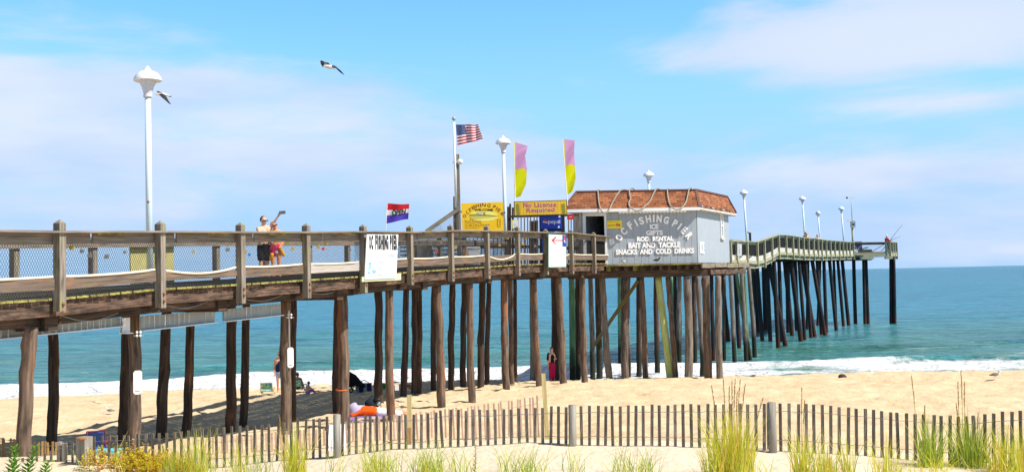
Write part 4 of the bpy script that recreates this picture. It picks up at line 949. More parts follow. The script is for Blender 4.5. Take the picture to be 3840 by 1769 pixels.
# ------------------------------------------------------------------ lamp posts
def lamp(name, top, base, label, scale=1.0, simple=False):
    """top, base: (px, py, Y)"""
    T = at(*top); B = at(base[0], base[1], top[2]); ax = (T - B); H = ax.length; ax.normalize(); s = scale
    r = empty(name, B, label, 'lamp post', 'white domed lamp posts along the pier')
    mb = MB(); mb.tube([B, B + ax * (H - .73 * s)], [.080 * s, .070 * s], M_polew, 14); mb.build('pole', r, True)
    mb = MB(); mb.lathe(T, [(.095 * s, -.76 * s), (.105 * s, -.75 * s), (.10 * s, -.68 * s), (.095 * s, -.675 * s), (.15 * s, -.48 * s), (.165 * s, -.47 * s), (.205 * s, -.37 * s)], plain_lamp, 28, ax); mb.build('lamp_neck', r)
    mb = MB(); mb.lathe(T, [(.19 * s, -.365 * s), (.31 * s, -.376 * s), (.328 * s, -.355 * s), (.318 * s, -.31 * s), (.29 * s, -.25 * s), (.24 * s, -.19 * s), (.17 * s, -.145 * s), (.095 * s, -.12 * s), (.085 * s, -.10 * s), (.04 * s, -.04 * s), (.0, 0)], M_white, 32, ax); mb.build('lamp_shade', r)
    return r
plain_lamp = plain('lilac_grey_lamp_neck', (.62, .62, .68), .4, var=.05)
l1 = lamp('lamp_post', (553, 247, 26), (562, 1072, 26), 'tallest white lamp post with domed shade, nearest the viewer')
mb = MB(); q = at(556, 757, 25.9); mb.ball(q, .03, M_rust, 8); mb.build('bolt_boss', l1)
lamp('lamp_post', (1886, 507, 46.8), (1898, 1000, 46.8), 'white domed lamp post between the yellow welcome sign and the first feather banner')
lamp('lamp_post', (2432, 637, 65), (2440, 968, 65), 'white domed lamp post whose head sticks up behind the hut roof')
lamp('lamp_post', (2788, 709, 87), (2804, 960, 87), 'white domed lamp post just right of the hut roof')
lamp('lamp_post', (3008, 733, 101), (3022, 955, 101), 'white domed lamp post beside the bent-over head on the outer pier')
lamp('lamp_post', (3154, 772, 118), (3168, 950, 118), 'smallest white domed lamp post, nearest the pier head')
T = at(3067, 790, 106); B = at(3078, 952, 106); ax = (T - B).normalized(); H = (T - B).length
r = empty('lamp_post', B, 'slender white post with a small round lamp between two domed lamp posts', 'lamp post')
mb = MB(); mb.tube([B, B + ax * (H - .5)], .06, M_polew, 10); mb.build('pole', r, True); mb = MB(); mb.lathe(T, [(.1, -.5), (.12, -.42), (.22, -.38), (.24, -.2), (.15, -.08), (0, 0)], plain_lamp, 14, ax); mb.build('globe', r, True)
# instrument mast at the pier head
B = at(3200, 950, 104.6); T = at(3192, 741, 104.6); ax = (T - B).normalized(); r = empty('instrument_mast', B, 'thin weather mast with a grey box and crossbar at the pier head', 'mast')
Hm = (T - B).length
mb = MB(); mb.tube([B, B + ax * Hm * .5], .10, M_far, 8); mb.tube([B + ax * Hm * .5, T], .035, M_galv, 8); mb.build('pole', r, True)
mb = MB(); c = B + ax * Hm * .52; mb.box(c - V((0, .2, 0)), (.42, .25, .62), M_galv); mb.box(c - V((.3, .2, -.35)), (.3, .2, .16), M_white); mb.box(c - V((-.02, .34, 0)), (.22, .02, .12), M_black); mb.build('instrument_box', r)
mb = MB(); mb.beam(T - V((.4, 0, 0)), T + V((.55, 0, .02)), .05, .05, M_white); mb.ball(T - V((.4, 0, 0)), .10, M_black, 8, (1, 1, 1)); mb.box(T + V((.3, 0, 0)), (.4, .08, .14), M_white); mb.build('crossbar', r)

# ------------------------------------------------------------------ flag pole and flags
def z6(x, y): return (1600 + x / 2.374, 400 + y / 2.374)
YP = 43.5
r = empty('flagpole', at(1722, 1000, YP), 'white flagpole strapped to a tall grey timber post behind the railing', 'flagpole')
mb = MB(); a = at(1724, 1002, YP); b = at(*z6(270, 425), YP); mb.beam(a, b, .17, .17, M_post, upv=(0, 1, 0)); mb.build('timber_post', r)
mb = MB(); a = at(1708, 905, YP); b = at(*z6(255, 800), YP); mb.beam(a, b, .16, .14, M_pileG, upv=(0, 1, 0)); mb.build('timber_post', r)
mb = MB(); mb.tube([at(*z6(262, 900), YP - .15), at(*z6(243, 138), YP - .1)], [.055, .045], M_white, 10); mb.build('pole', r, True)
mb = MB(); mb.tube([at(*z6(243, 138), YP - .1), at(*z6(242, 105), YP - .1)], .012, M_galv, 6); mb.ball(at(*z6(242, 108), YP - .1), .08, M_galv, 12); mb.build('finial', r, True)
mb = MB(); mb.tube([at(*z6(258, 150), YP - .12), at(*z6(270, 300), YP - .12), at(*z6(262, 900), YP - .12)], .006, M_galv, 5); mb.build('halyard', r)
mb = MB(); q = at(*z6(297, 490), YP - .1); mb.ball(q, .12, M_white, 10, (1, 1, .9)); mb.beam(q - V((.3, 0, .02)), q, .04, .04, M_white); mb.build('floodlight', r, True)
# sloping wing rail with netting left of the post
W0 = at(1598, 868, 43.2); W1 = at(1722, 782, 43.4); wr = empty('wing_fence', at(1660, 1000, 43.2), 'sloping grey timber rail with chain netting beside the flagpole', 'fence')
mb = MB(); mb.beam(W0, W1, .12, .16, M_post); mb.build('sloping_rail', wr)
mb = MB(); zb = zdeck(43.2); P_ = V((W0.x, W0.y, 0)); Q_ = V((W1.x, W1.y, 0)); 
for k in range(-14, 26):
    for sg in (1, -1):
        pts = []
        for t in np.linspace(0, 1, 40):
            s_ = (k / 24) + t * .9 * sg; z = zb + t * 2.4; lim = W0.z + (W1.z - W0.z) * s_
            if 0 <= s_ <= 1 and z < lim: pts.append(P_.lerp(Q_, s_) + V((0, 0, z)))
        if len(pts) > 1: mb.tube([pts[0], pts[-1]], .005, M_wire, 3, False)
mb.build('wire_netting', wr)
mb = MB(); a = at(1560, 1002, 43); mb.beam(a + V((0, 0, .0)), at(1560, 905, 43), .2, .2, M_joist); 
for k in range(6): t = k / 5; mb.beam(at(1500, 912 + k * 15, 43.1), at(1716, 905 + k * 16, 43.3), .03, .05, M_beam)
mb.build('side_panel', wr)

def flag(name, corners, Yd, nu, nv, colour, label, cat, amp=.05, group=None, extra=None, parent=None, waves=2.3):
    TL, TR, BR, BL = [at(c[0], c[1], Yd) for c in corners]
    def surf(u, v, c=0):
        p = TL.lerp(TR, u).lerp(BL.lerp(BR, u), v); a = amp * u ** .7 * math.sin(u * waves * 6.28 + v * 1.6 + 1); p = p + V((0, a + c, 0)); 
        p.z += amp * .35 * u * math.sin(u * waves * 6.28 * .8 + 2 + v * 2); return p
    mb = MB()
    for j in range(nv):
        for i in range(nu):
            m = colour((i + .5) / nu, (j + .5) / nv)
            if m is None: continue
            q = [(i / nu, j / nv), (i / nu, (j + 1) / nv), ((i + 1) / nu, (j + 1) / nv), ((i + 1) / nu, j / nv)]; mb.face([surf(*k) for k in q], m, q)
    if extra: extra(mb, surf)
    o = mb.build(name, parent, True); tag(o, label, cat, group) if parent is None else None; return o
def us(u, v):
    if u < .42 and v < 7 / 13: return M_fblue
    return M_fred if int(v * 13) % 2 == 0 else M_fwhite
def stars(mb, surf):
    for j in range(9):
        for i in range(6 if j % 2 == 0 else 5):
            u = .42 * ((i + (.5 if j % 2 == 0 else 1.0)) / 6); v = 7 / 13 * (j + .7) / 9.4; mb.face([surf(u + .012 * math.cos(a), v + .014 * math.sin(a), -.006) for a in np.linspace(0, 5.4, 7)], M_fwhite)
flag('national_flag', [z6(258, 160), z6(456, 160), z6(500, 290), z6(274, 344)], YP - .1, 36, 26, us, 'red and white striped flag with a starred blue canton waving from the flagpole', 'flag', .06, extra=stars)
def c3(x, y): return (1300 + x / 2.374, 700 + y / 2.374)
YO = 28.6
def opn(u, v): return M_fred if v < .33 else (M_fwhite if v < .63 else M_fviolet)
def opt(mb, surf):
    vs, fs, asp = text_geo('OPEN', .04); i = len(mb.v)
    mb.v += [tuple(surf(.24 + .62 * x, .66 - .34 * y, -.012)) for x, y in vs]; k = mb.mi(M_black)
    for f in fs: mb.f.append(tuple(i + q for q in f)); mb.m.append(k); mb.uv.append([(0, 0)] * len(f))
of = empty('open_flag', at(1445, 870, YO), 'small red, white and blue flag reading OPEN on a thin white stick above the railing', 'flag')
flag('flag_cloth', [c3(362, 148), c3(556, 158), c3(548, 288), c3(352, 328)], YO, 30, 15, opn, '', '', .05, extra=opt, parent=of, waves=1.1)
mb = MB(); mb.tube([at(*c3(345, 420), YO), at(*c3(360, 148), YO)], .012, M_white, 6); mb.build('pole', of)
# feather banners
def banner(poly, split, ypl, label, Yd, c0, c1):
    r = empty('feather_banner', at(c0[0], c0[1], Yd), label, 'banner', 'pink and yellow feather banners')
    mb = MB(); mb.tube([at(*c0, Yd), at(*c1, Yd)], [.02, .012], M_white, 6); mb.build('pole', r)
    L_, Rr = poly; nv = 70; mb = MB(); nu = 26
    def S(u, v):
        i = v * (len(L_) - 1); k = min(int(i), len(L_) - 2); t = i - k; l = (L_[k][0] * (1 - t) + L_[k + 1][0] * t, L_[k][1] * (1 - t) + L_[k + 1][1] * t)
        q = (Rr[k][0] * (1 - t) + Rr[k + 1][0] * t, Rr[k][1] * (1 - t) + Rr[k + 1][1] * t)
        p = at(*z6(l[0] + (q[0] - l[0]) * u, l[1] + (q[1] - l[1]) * u), Yd); p.y += .05 * u * math.sin(v * 9 + u * 3) + .012 * u * math.sin(v * 31 + u * 8); return p
    for j in range(nv):
        for i in range(nu):
            u, v = (i + .5) / nu, (j + .5) / nv
            sv = split + .018 * math.sin(u * 7.5) + .045 * u
            m = M_fyel if (u < .13 or v > sv) else M_fpink
            mb.face([S(i / nu, j / nv), S(i / nu, (j + 1) / nv), S((i + 1) / nu, (j + 1) / nv), S((i + 1) / nu, j / nv)], m)
    mb.build('banner_cloth', r, True)
banner(([(776, 312), (778, 430), (778, 560), (779, 690), (783, 812)], [(900, 350), (876, 440), (893, 555), (885, 690), (835, 800)]), .47, 0, 'pink over yellow feather banner left of the red and yellow sign', 42.3, z6(788, 860), z6(777, 312))
banner(([(1212, 288), (1220, 410), (1230, 535), (1238, 660), (1246, 790)], [(1318, 300), (1312, 400), (1320, 520), (1326, 640), (1300, 752)]), .46, 0, 'pink over yellow feather banner right of the red and yellow sign, by the hut roof', 42.3, z6(1254, 880), z6(1211, 288))

# ------------------------------------------------------------------ signs
def quad_plane(cs, Yl, Yr):
    a = at(cs[3][0], cs[3][1], Yl); b = at(cs[2][0], cs[2][1], Yr); t = at(cs[0][0], cs[0][1], Yl)
    return PL(a, b - a, V((0, 0, 1)))
def sx_poly(pl, cs): return [pl.loc(*c) for c in cs]
# yellow welcome sign
def c33(x, y): return (1640 + x / 8.479, 740 + y / 8.479)
cs = [c33(770, 190), c33(2095, 145), c33(2110, 1130), c33(800, 1130)]; pl = quad_plane(cs, 45.0, 45.4)
r = empty('welcome_sign', pl.o, 'yellow-orange welcome board with arched lettering and a printed pier picture', 'sign')
mb = MB(); mb.prism(pl, sx_poly(pl, cs), -.03, 0, M_yellow); mb.build('board', r)
s_ = 45.0 / F / 8.479
def T33(mb, txt, x, y, w, h, mat=M_brownink, bold=.02, ang=0, c=.006): a, b = pl.loc(*c33(x, y)); add_text(mb, pl, txt, a, b, w * s_ if w else None, h * s_, mat, c, bold, ang)
mb = MB()
for ch, x, y, an in [('O', 872, 590, 62), ('C', 962, 480, 50), ('F', 1050, 385, 38), ('I', 1118, 335, 32), ('S', 1180, 300, 25), ('H', 1275, 265, 12), ('I', 1375, 250, 5), ('N', 1480, 240, -4), ('G', 1640, 255, -14), ('P', 1815, 300, -28), ('I', 1890, 355, -38), ('E', 1960, 410, -42), ('R', 2050, 520, -55)]:
    T33(mb, ch, x, y, {'I': 34, 'N': 125, 'G': 110, 'H': 95, 'O': 100}.get(ch, 84), 112, bold=.015, ang=R(an))
T33(mb, 'WELCOME', 1475, 400, 610, 82, M_black, .03)
for k, (t, w) in enumerate((('Rod Rental', 520), ('Fishing Pass', 540), ('Crab Net Rental', 800), ('Crabbing Pass', 620), ('Spectators', 480))):
    T33(mb, t, 870 + w / 2, 752 + k * 55, w, 44, M_brownink, 0); 
for k, t in enumerate(('$10', '$ 8', '$ 8', '$ 8', '50¢')): T33(mb, t, 1955, 715 + k * 55, 130, 42, M_brownink, 0)
mb.build('lettering', r)
mb = MB(); a, b = pl.loc(*c33(1480, 590)); mb.prism(pl, circ(a, b, 470 * s_, 32, 170 * s_), .002, .004, M_oval)
def P33(pts, m, c0=.005, c1=.007): mb.prism(pl, [pl.loc(*c33(*p)) for p in pts], c0, c1, m)
P33([(1020, 540), (1280, 520), (1950, 585), (1950, 600), (1280, 585), (1020, 590)], M_olive); P33([(1240, 480), (1530, 470), (1535, 500), (1240, 500)], M_olive); P33([(1290, 500), (1450, 495), (1450, 570), (1290, 565)], M_white); P33([(1460, 500), (1520, 500), (1520, 575), (1460, 570)], M_olive)
for k in range(26):
    x = 1045 + k * 33; P33([(x, 590), (x + 13 - k * .2, 590), (x + 13 - k * .2, 715 - k * 3.5), (x, 715 - k * 3.5)], M_olive)
mb.build('printed_picture', r)
mb = MB(); q = pl.pt(*pl.loc(*c33(740, 460)), 0); mb.box(q, (.08, .06, .06), M_black); q = pl.pt(*pl.loc(*c33(2130, 490)), .02); mb.box(q, (.06, .06, .06), M_navy); mb.build('clamp', r)
# red and yellow sign
cs = [z6(775, 845), z6(1247, 830), z6(1252, 962), z6(778, 974)]; pl2 = quad_plane(cs, 42.0, 42.0)
r = empty('licence_sign', pl2.o, 'long yellow plank-pattern sign with red lettering "No License Required"', 'sign')
PLK = plain('yellow_plank_print', (.80, .50, .02), .5, var=.15, scale=4)
mb = MB(); mb.prism(pl2, sx_poly(pl2, cs), -.05, 0, M_black); ins = [z6(782, 851), z6(1243, 836), z6(1247, 956), z6(784, 968)]
a0 = pl2.loc(*ins[3]); a1 = pl2.loc(*ins[2]); a2 = pl2.loc(*ins[1]); a3 = pl2.loc(*ins[0]); n = 18
for k in range(n):
    t0, t1 = k / n + .0015, (k + 1) / n - .0015
    q = lambda A, B, t: (A[0] + (B[0] - A[0]) * t, A[1] + (B[1] - A[1]) * t)
    mb.prism(pl2, [q(a0, a1, t0), q(a0, a1, t1), q(a3, a2, t1), q(a3, a2, t0)], .001, .006, PLK)
mb.build('board', r)
mb = MB(); s2 = 42.0 / F / 2.374
for dx, dy, m, c, bo in ((0, 0, M_white, .010, .055), (0, 0, M_red, .013, .02)):
    for t, x, y, w, h in (('No', 897, 874, 68, 40), ('License', 1058, 870, 196, 40), ('Required', 1015, 922, 250, 44)):
        a, b = pl2.loc(*z6(x, y)); add_text(mb, pl2, t, a, b, w * s2 * (1 + (bo - .025) * .5), h * s2 * (1 + (bo - .025) * 1.5), m, c, bo)
mb.build('lettering', r)
mb = MB()
for x in (800, 815, 1205, 1222): mb.prism(pl2, [pl2.loc(*z6(*p)) for p in ((x - 6, 866), (x + 8, 864), (x + 16, 960), (x + 2, 962))], .008, .012, M_olive)
mb.build('printed_pilings', r)
# vending machine
Yv = 42.2; A = at(2028, 1000, Yv); B = at(2122, 1000, Yv); zv = zdeck(Yv) - .02
pl3 = PL(V((A.x, Yv, zv)), V((1, 0, 0)), V((0, 0, 1))); wv = B.x - A.x
r = empty('vending_machine', pl3.o, 'blue soft drink vending machine under the red and yellow sign', 'vending machine')
mb = MB(); mb.prism(pl3, rect(0, 0, wv, 1.93), -.8, -.03, M_black); mb.build('cabinet', r)
mb = MB(); mb.prism(pl3, rect(.03, 1.36, wv - .12, 1.9), -.03, .02, M_blue); mb.prism(pl3, rect(.05, .2, wv - .3, 1.28), -.03, .0, M_navy); mb.prism(pl3, rect(wv - .24, .3, wv - .16, 1.25), -.03, .01, M_galv)
for x, y in ((wv - .2, 1.82), (wv - .24, 1.42)): mb.prism(pl3, rect(x - .03, y - .03, x + .04, y + .04), .021, .023, M_white)
for k in range(3): mb.prism(pl3, rect(.1 + k * .22, 1.19, .26 + k * .22, 1.26), .001, .006, M_skyb if k else M_galv)
mb.build('front_panel', r)
def cola(mb, pl, cx, cy, rr, c, sxx=1.0):
    def arcp(a0, a1, n=10): return [(cx + sxx * rr * math.cos(R(a0 + (a1 - a0) * i / n)), cy + rr * math.sin(R(a0 + (a1 - a0) * i / n))) for i in range(n + 1)]
    mb.prism(pl, circ(cx, cy, rr, 28) if sxx == 1 else [(cx + sxx * (x - cx), y) for x, y in circ(cx, cy, rr, 28)], c, c + .003, M_white)
    wv_ = lambda y0, k: [(cx + sxx * rr * .93 * (1 - 2 * t), cy + rr * (y0 + .16 * math.sin(t * 5.5 + k))) for t in np.linspace(0, 1, 9)]
    mb.prism(pl, arcp(12, 172) + wv_(.15, 3.4)[::-1], c + .004, c + .007, M_red)
    mb.prism(pl, arcp(195, 345) + wv_(-.28, 3.4), c + .004, c + .007, M_blue)
mb = MB(); a, b = pl3.loc(*z6(1055, 1027)); cola(mb, pl3, a, b, .095, .021); a, b = pl3.loc(*z6(1135, 1028)); add_text(mb, pl3, 'pepsi', a, b, .46, .19, M_white, .022, .01); mb.build('brand_lettering', r)
# slat gate behind
gt = empty('slat_gate', V((A.x - 1, 43.6, zv)), 'tall open fence of thin upright slats behind the vending machine', 'fence'); mb = MB()
for x in list(range(1735, 1890, 11)) : pass
xs_ = [(x, 812, 990) for x in range(1942, 2030, 12)] + [(x, 808, 990) for x in range(2132, 2166, 10)]
for x, y0, y1 in xs_:
    a = at(x, y1, 43.6); b = at(x + random.uniform(-1, 1), y0, 43.6); mb.beam(a, b, .045, .03, M_pileG, upv=(0, 1, 0)); mb.build('slat', gt); mb = MB()
for x, y0, w in ((1906, 775, .10), (1913, 764, .08), (1923, 778, .08), (1996, 828, .22), (2012, 826, .14), (2172, 800, .14)): mb.beam(at(x, 995, 43.7), at(x, y0, 43.7), w, .08, M_pileD if x < 1930 else M_pileG, upv=(0, 1, 0)); mb.build('gate_post', gt); mb = MB()
mb = MB(); mb.beam(at(1905, 812, 43.65), at(2170, 806, 43.65), .05, .09, M_beam); mb.beam(at(1740, 925, 44.2), at(2030, 925, 44.0), .06, .12, M_beam); mb.beam(at(2125, 930, 43.5), at(2170, 930, 43.5), .06, .12, M_beam)
for x in range(1745, 2030, 15): mb.beam(at(x, 990, 44.1), at(x, 893, 44.1), .03, .03, M_pileD if x % 2 else M_joist, upv=(0, 1, 0))
mb.build('gate_rail', gt)
def board_sign(name, cs, Yd, label, frame, face, deco=None, inset=.02, extra=None):
    pl = quad_plane(cs, Yd, Yd); r = empty(name, pl.o, label, 'sign'); mb = MB(); q = sx_poly(pl, cs); mb.prism(pl, q, -.02, 0, frame)
    cx = sum(p[0] for p in q) / 4; cy = sum(p[1] for p in q) / 4; q2 = [(p[0] + (inset if p[0] < cx else -inset), p[1] + (inset if p[1] < cy else -inset)) for p in q]; mb.prism(pl, q2, .001, .005, face); mb.build('board', r)
    if deco: mb = MB(); deco(mb, pl, q2); mb.build('lettering', r)
    return r, pl
def fadetext(mb, pl, x0, y0, x1, y1, rows, mat, c=.007, dens=.75, seed=1):
    rnd = random.Random(seed); rh = (y1 - y0) / rows
    for k in range(rows):
        x = x0; yb = y1 - (k + .8) * rh
        while x < x1:
            w = rh * .12; 
            if rnd.random() < dens: mb.prism(pl, rect(x, yb + rnd.uniform(0, .2) * rh, x + w, yb + rh * rnd.uniform(.35, .62)), c, c + .002, mat)
            x += rh * rnd.uniform(.22, .42)
def d1(mb, pl, q):
    x0, y0 = min(p[0] for p in q), min(p[1] for p in q); x1, y1 = max(p[0] for p in q), max(p[1] for p in q); fadetext(mb, pl, x0 + .05, y0 + .1, x1 - .05, y1 - .1, 4, M_fade, seed=2)
board_sign('small_notice', [z6(755, 1008), z6(816, 1008), z6(816, 1087), z6(758, 1087)], 41.2, 'small white notice with a yellow border above the railing', M_yelbr, M_white, d1, .035)
board_sign('small_notice', [z6(1250, 960), z6(1312, 960), z6(1312, 1005), z6(1250, 1005)], 43.3, 'small white and red notice on the slat fence left of the hut', M_red, M_white, None, .09)
# tall white sign with block lettering, fixed to the railing
def c1340(x, y): return (1340 + x / 5.65, 850 + y / 5.65)
cs = [c1340(205, 158), c1340(868, 163), c1340(825, 1085), c1340(160, 1115)]
Ya, Yb = NEAR.off(.28).Yat(cs[3][0]), NEAR.off(.28).Yat(cs[2][0]); a = at(*cs[3], Ya); b = at(*cs[2], Yb)
pl4 = PL(a, V((b.x - a.x, b.y - a.y, 0)), V((0, 0, 1)))
r = empty('shop_sign', pl4.o, 'large white sign with tall black block letters and faded blue lines, fixed to the railing', 'sign')
mb = MB(); mb.prism(pl4, sx_poly(pl4, cs), -.02, 0, M_white); mb.build('board', r)
mb = MB(); mb.prism(pl4, sx_poly(pl4, [c1340(120, 1060), c1340(945, 985), c1340(945, 1125), c1340(120, 1165)]), -.06, -.025, plain('pale_green_backing_board', (.55, .60, .38), .8, var=.2, scale=5)); mb.build('backing_board', r)
def T4(mb, txt, x0, y0, x1, y1, mat, bold=0., c=.004): A = pl4.loc(*c1340(x0, y1)); B = pl4.loc(*c1340(x1, y0)); add_text(mb, pl4, txt, (A[0] + B[0]) / 2, (A[1] + B[1]) / 2, B[0] - A[0], B[1] - A[1], mat, c, bold)
mb = MB()
for ch, x0, x1 in (('O', 250, 286), ('C', 296, 331), ('F', 380, 411), ('I', 424, 442), ('S', 455, 492), ('H', 502, 540), ('I', 550, 568), ('N', 579, 612), ('G', 620, 656), ('P', 692, 722), ('I', 734, 752), ('E', 766, 797), ('R', 806, 840)): T4(mb, ch, x0, 172, x1, 492, M_black, .07)
inkd = plain('faded_grey_blue_ink', (.26, .33, .50), .6)
T4(mb, 'COLD DRINKS', 443, 570, 812, 645, inkd); T4(mb, 'SNACKS', 436, 708, 655, 782, inkd); T4(mb, 'GIFTS', 430, 842, 592, 920, inkd); T4(mb, 'BAGGED ICE', 424, 968, 750, 1058, inkd); mb.build('lettering', r)
mb = MB(); rnd = random.Random(3)
def P4(pts, m): mb.prism(pl4, [pl4.loc(*c1340(*p)) for p in pts], .003, .005, m)
P4([(238, 760), (270, 755), (298, 768), (290, 805), (240, 800)], M_skyb); P4([(236, 815), (292, 818), (288, 840), (240, 842)], M_skyb); P4([(228, 855), (292, 862), (288, 880), (230, 882)], M_skyb)
P4([(228, 895), (262, 912), (228, 930)], M_skyb); P4([(300, 885), (340, 895), (372, 888), (372, 905), (305, 908)], M_skyb); P4([(308, 925), (384, 922), (382, 972), (340, 978), (315, 955)], M_skyb); P4([(225, 950), (285, 965), (225, 990)], M_skyb); P4([(335, 970), (352, 978), (376, 940), (368, 935), (350, 958)], M_white)
for p in (((230, 680), (400, 685), (400, 690), (230, 685)), ((400, 690), (405, 690), (388, 980), (384, 980)), ((220, 985), (384, 975), (384, 980), (220, 992))): P4(p, inkd)
mb.build('ice_bag_picture', r)
# arrow sign on the railing
def c2020(x, y): return (2020 + x / 6.98, 850 + y / 6.98)
cs = [c2020(245, 180), c2020(720, 215), c2020(722, 1070), c2020(245, 1075)]
Ya, Yb = NEAR.off(.30).Yat(cs[3][0]), NEAR.off(.30).Yat(cs[2][0]); a = at(*cs[3], Ya); b = at(*cs[2], Yb); pl5 = PL(a, V((b.x - a.x, b.y - a.y, 0)), V((0, 0, 1)))
r = empty('arrow_sign', pl5.o, 'white sign with a red arrow pointing left, green frame, fixed to the railing', 'sign')
mb = MB(); mb.prism(pl5, sx_poly(pl5, cs), -.03, 0, plain('dark_green_frame', (.03, .13, .07), .5)); mb.prism(pl5, sx_poly(pl5, [c2020(262, 200), c2020(708, 222), c2020(712, 1045), c2020(262, 1052)]), .001, .006, M_white); mb.build('board', r)
mb = MB(); P5 = lambda pts, m, c=.007: mb.prism(pl5, [pl5.loc(*c2020(*p)) for p in pts], c, c + .003, m)
P5([(380, 345), (610, 342), (610, 375), (380, 368)], M_red); P5([(320, 355), (440, 248), (458, 290), (385, 350), (385, 368), (445, 435), (438, 465)], M_red); mb.build('arrow', r)
mb = MB(); P5([(612, 225), (715, 228), (712, 525), (614, 515)], M_navy); a, b = pl5.loc(*c2020(670, 375)); cola(mb, pl5, a, b, .165, .011, .42); mb.build('drink_logo_panel', r)
mb = MB(); A = pl5.loc(*c2020(315, 760)); B = pl5.loc(*c2020(655, 560)); fadetext(mb, pl5, A[0], A[1], B[0], B[1], 2, M_fade, seed=5, dens=.9); A = pl5.loc(*c2020(315, 1025)); B = pl5.loc(*c2020(655, 840)); fadetext(mb, pl5, A[0], A[1], B[0], B[1], 2, M_fade, seed=6, dens=.9); mb.build('faded_lettering', r)
# signs on the piles
def pile_sign(cs, Yd, label, seed):
    pl = PL(at(*cs[3], Yd), V((.82, .57, 0)), V((0, 0, 1))); r = empty('warning_sign', pl.o, label, 'sign', 'white notices on the piles'); q = sx_poly(pl, cs); mb = MB()
    w = q[2][0]; h = q[0][1]; rr = .03; q = [(rr, 0), (w - rr, 0), (w, rr), (w, h - rr), (w - rr, h), (rr, h), (0, h - rr), (0, rr)]
    mb.prism(pl, q, -.01, 0, M_white); mb.build('board', r); mb = MB(); fadetext(mb, pl, w * .2, h * .25, w * .8, h * .88, 4, M_pinkink, .002, .75, seed); mb.prism(pl, rect(w * .18, h * .12, w * .72, h * .16), .002, .004, plain('orange_red_ink', (.75, .16, .05)))
    for x0, y0, x1, y1 in ((.08, .95, .92, .96), (.08, .05, .92, .06)): mb.prism(pl, rect(w * x0, h * y0, w * x1, h * y1), .002, .004, M_pinkink)
    mb.build('lettering', r)
def cs1(x, y): return (460 + x / 8.48, 1360 + y / 8.48)
pile_sign([cs1(368, 250), cs1(632, 205), cs1(620, 950), cs1(345, 1005)], 19.4, 'white notice with a short red bar on the thick pile near the left edge', 1)
def cs2(x, y): return (1050 + x / 9.886, 1280 + y / 9.886)
pile_sign([cs2(275, 225), cs2(500, 210), cs2(510, 950), cs2(285, 975)], 23.9, 'white notice with a short red bar on the pile by the child in the sand', 2)
mb = MB(); q = at(1488, 1452, 28.2); mb.box(q, (.10, .03, .14), M_white); tag(mb.build('small_box'), 'tiny white box nailed to a brown pile above the person lying down', 'box')
mb = MB(); q0 = at(1295, 1455, 26.2)
_p, _Y, _r, _k = PINFO[11]; q0 = at(1283, 1458, _Y); mb.tube([V((q0.x + (_r * 1.15) * math.cos(a), _Y + (_r * 1.15) * math.sin(a), q0.z + .02 * math.sin(a))) for a in np.linspace(0, 6.28, 18)], .014, plain('orange_strap', (.72, .16, .04)), 6); tag(mb.build('strap'), 'thin orange strap tied round the pile by the pushchair', 'strap')
for (x, y, Yd) in ((520, 1258, 19.6), (1087, 1190, 24.2)):
    mb = MB(); q = at(x, y, Yd - .1)
    for k in (-1, 1):
        for j in (0, 1): mb.ball(q + V((k * .03, 0, j * .06)), .024, M_white, 8)
    mb.beam(q - V((.08, 0, 0)), q + V((.08, 0, 0)), .02, .02, M_galv); mb.build('insulator', pier)
mb = MB(); mb.tube([at(1083, 1165, 24.1), at(1084, 1390, 24.1)], .022, M_pileG, 8); mb.build('conduit', pier, True)

# ------------------------------------------------------------------ fences on the dune
def fence_line(name, tops, bases, Yfun, step_px, mat, label, w=.038, th=.012, lean=0., limit=100, seed=3, wires=(.86, .36), ymax=None, stuff_first=True):
    rnd = random.Random(seed); root = None; items = []; px = tops[0][0]
    while px < tops[-1][0]:
        Y = Yfun(px); yt = float(np.interp(px, [p[0] for p in tops], [p[1] for p in tops])) + rnd.uniform(-3, 3); yb = float(np.interp(px, [p[0] for p in bases], [p[1] for p in bases]))
        a = at(px, yb, Y); b = at(px + rnd.gauss(0, 2.2) + (rnd.uniform(-9, 9) if rnd.random() < .07 else 0) + lean * (yb - yt) * rnd.uniform(.3, 1.2), yt, Y); a.z -= .12; items.append((px, a, b))
        px += step_px(px) * rnd.uniform(.94, 1.06)
    mid = items[len(items) // 2][1]; root = empty(name, mid, label, 'fence'); rest = MB(); nk = len(items) - limit
    for i, (px, a, b) in enumerate(items):
        if i < nk: mbb = rest
        else: mbb = MB()
        j = items[min(i + 1, len(items) - 1)][1] - items[max(i - 1, 0)][1]; j.z = 0; j.normalize(); j = (Matrix.Rotation(rnd.uniform(-.25, .25), 3, 'Z') @ j)
        ax = (b - a).normalized(); n = j.cross(V((0, 0, 1)))
        mbb.beam(a, b, th, w, mat, upv=j)
        if i >= nk: mbb.build('picket', root)
    if nk > 0: o = rest.build('picket', root); o['kind'] = 'stuff'
    mb = MB()
    for wv in wires:
        for off in (-.009, .009):
            pts = [a.lerp(b, wv) + V((0, off + (.006 if k % 2 else -.006), .006 * math.sin(k * 2.1))) for k, (px, a, b) in enumerate(items)]
            mb.tube(pts, .0024, M_wireL, 4)
    mb.build('wire', root); return root
fr_ = fence_line('sand_fence', FT, FB, fenceY, lambda px: 27 + max(0, px - 1200) * .0024, M_picket, 'long weathered picket sand fence along the dune crest, nearest the viewer')
def fpost(px, yt, yb, w, Y, mat=M_fpost, par=fr_, lean=0):
    mb = MB(); a = at(px, yb, Y); b = at(px + lean, yt, Y); a.z -= .3; mb.tube([a, a.lerp(b, .5), b], [w * .52, w * .5, w * .5], mat, 12); mb.build('fence_post', par, True)
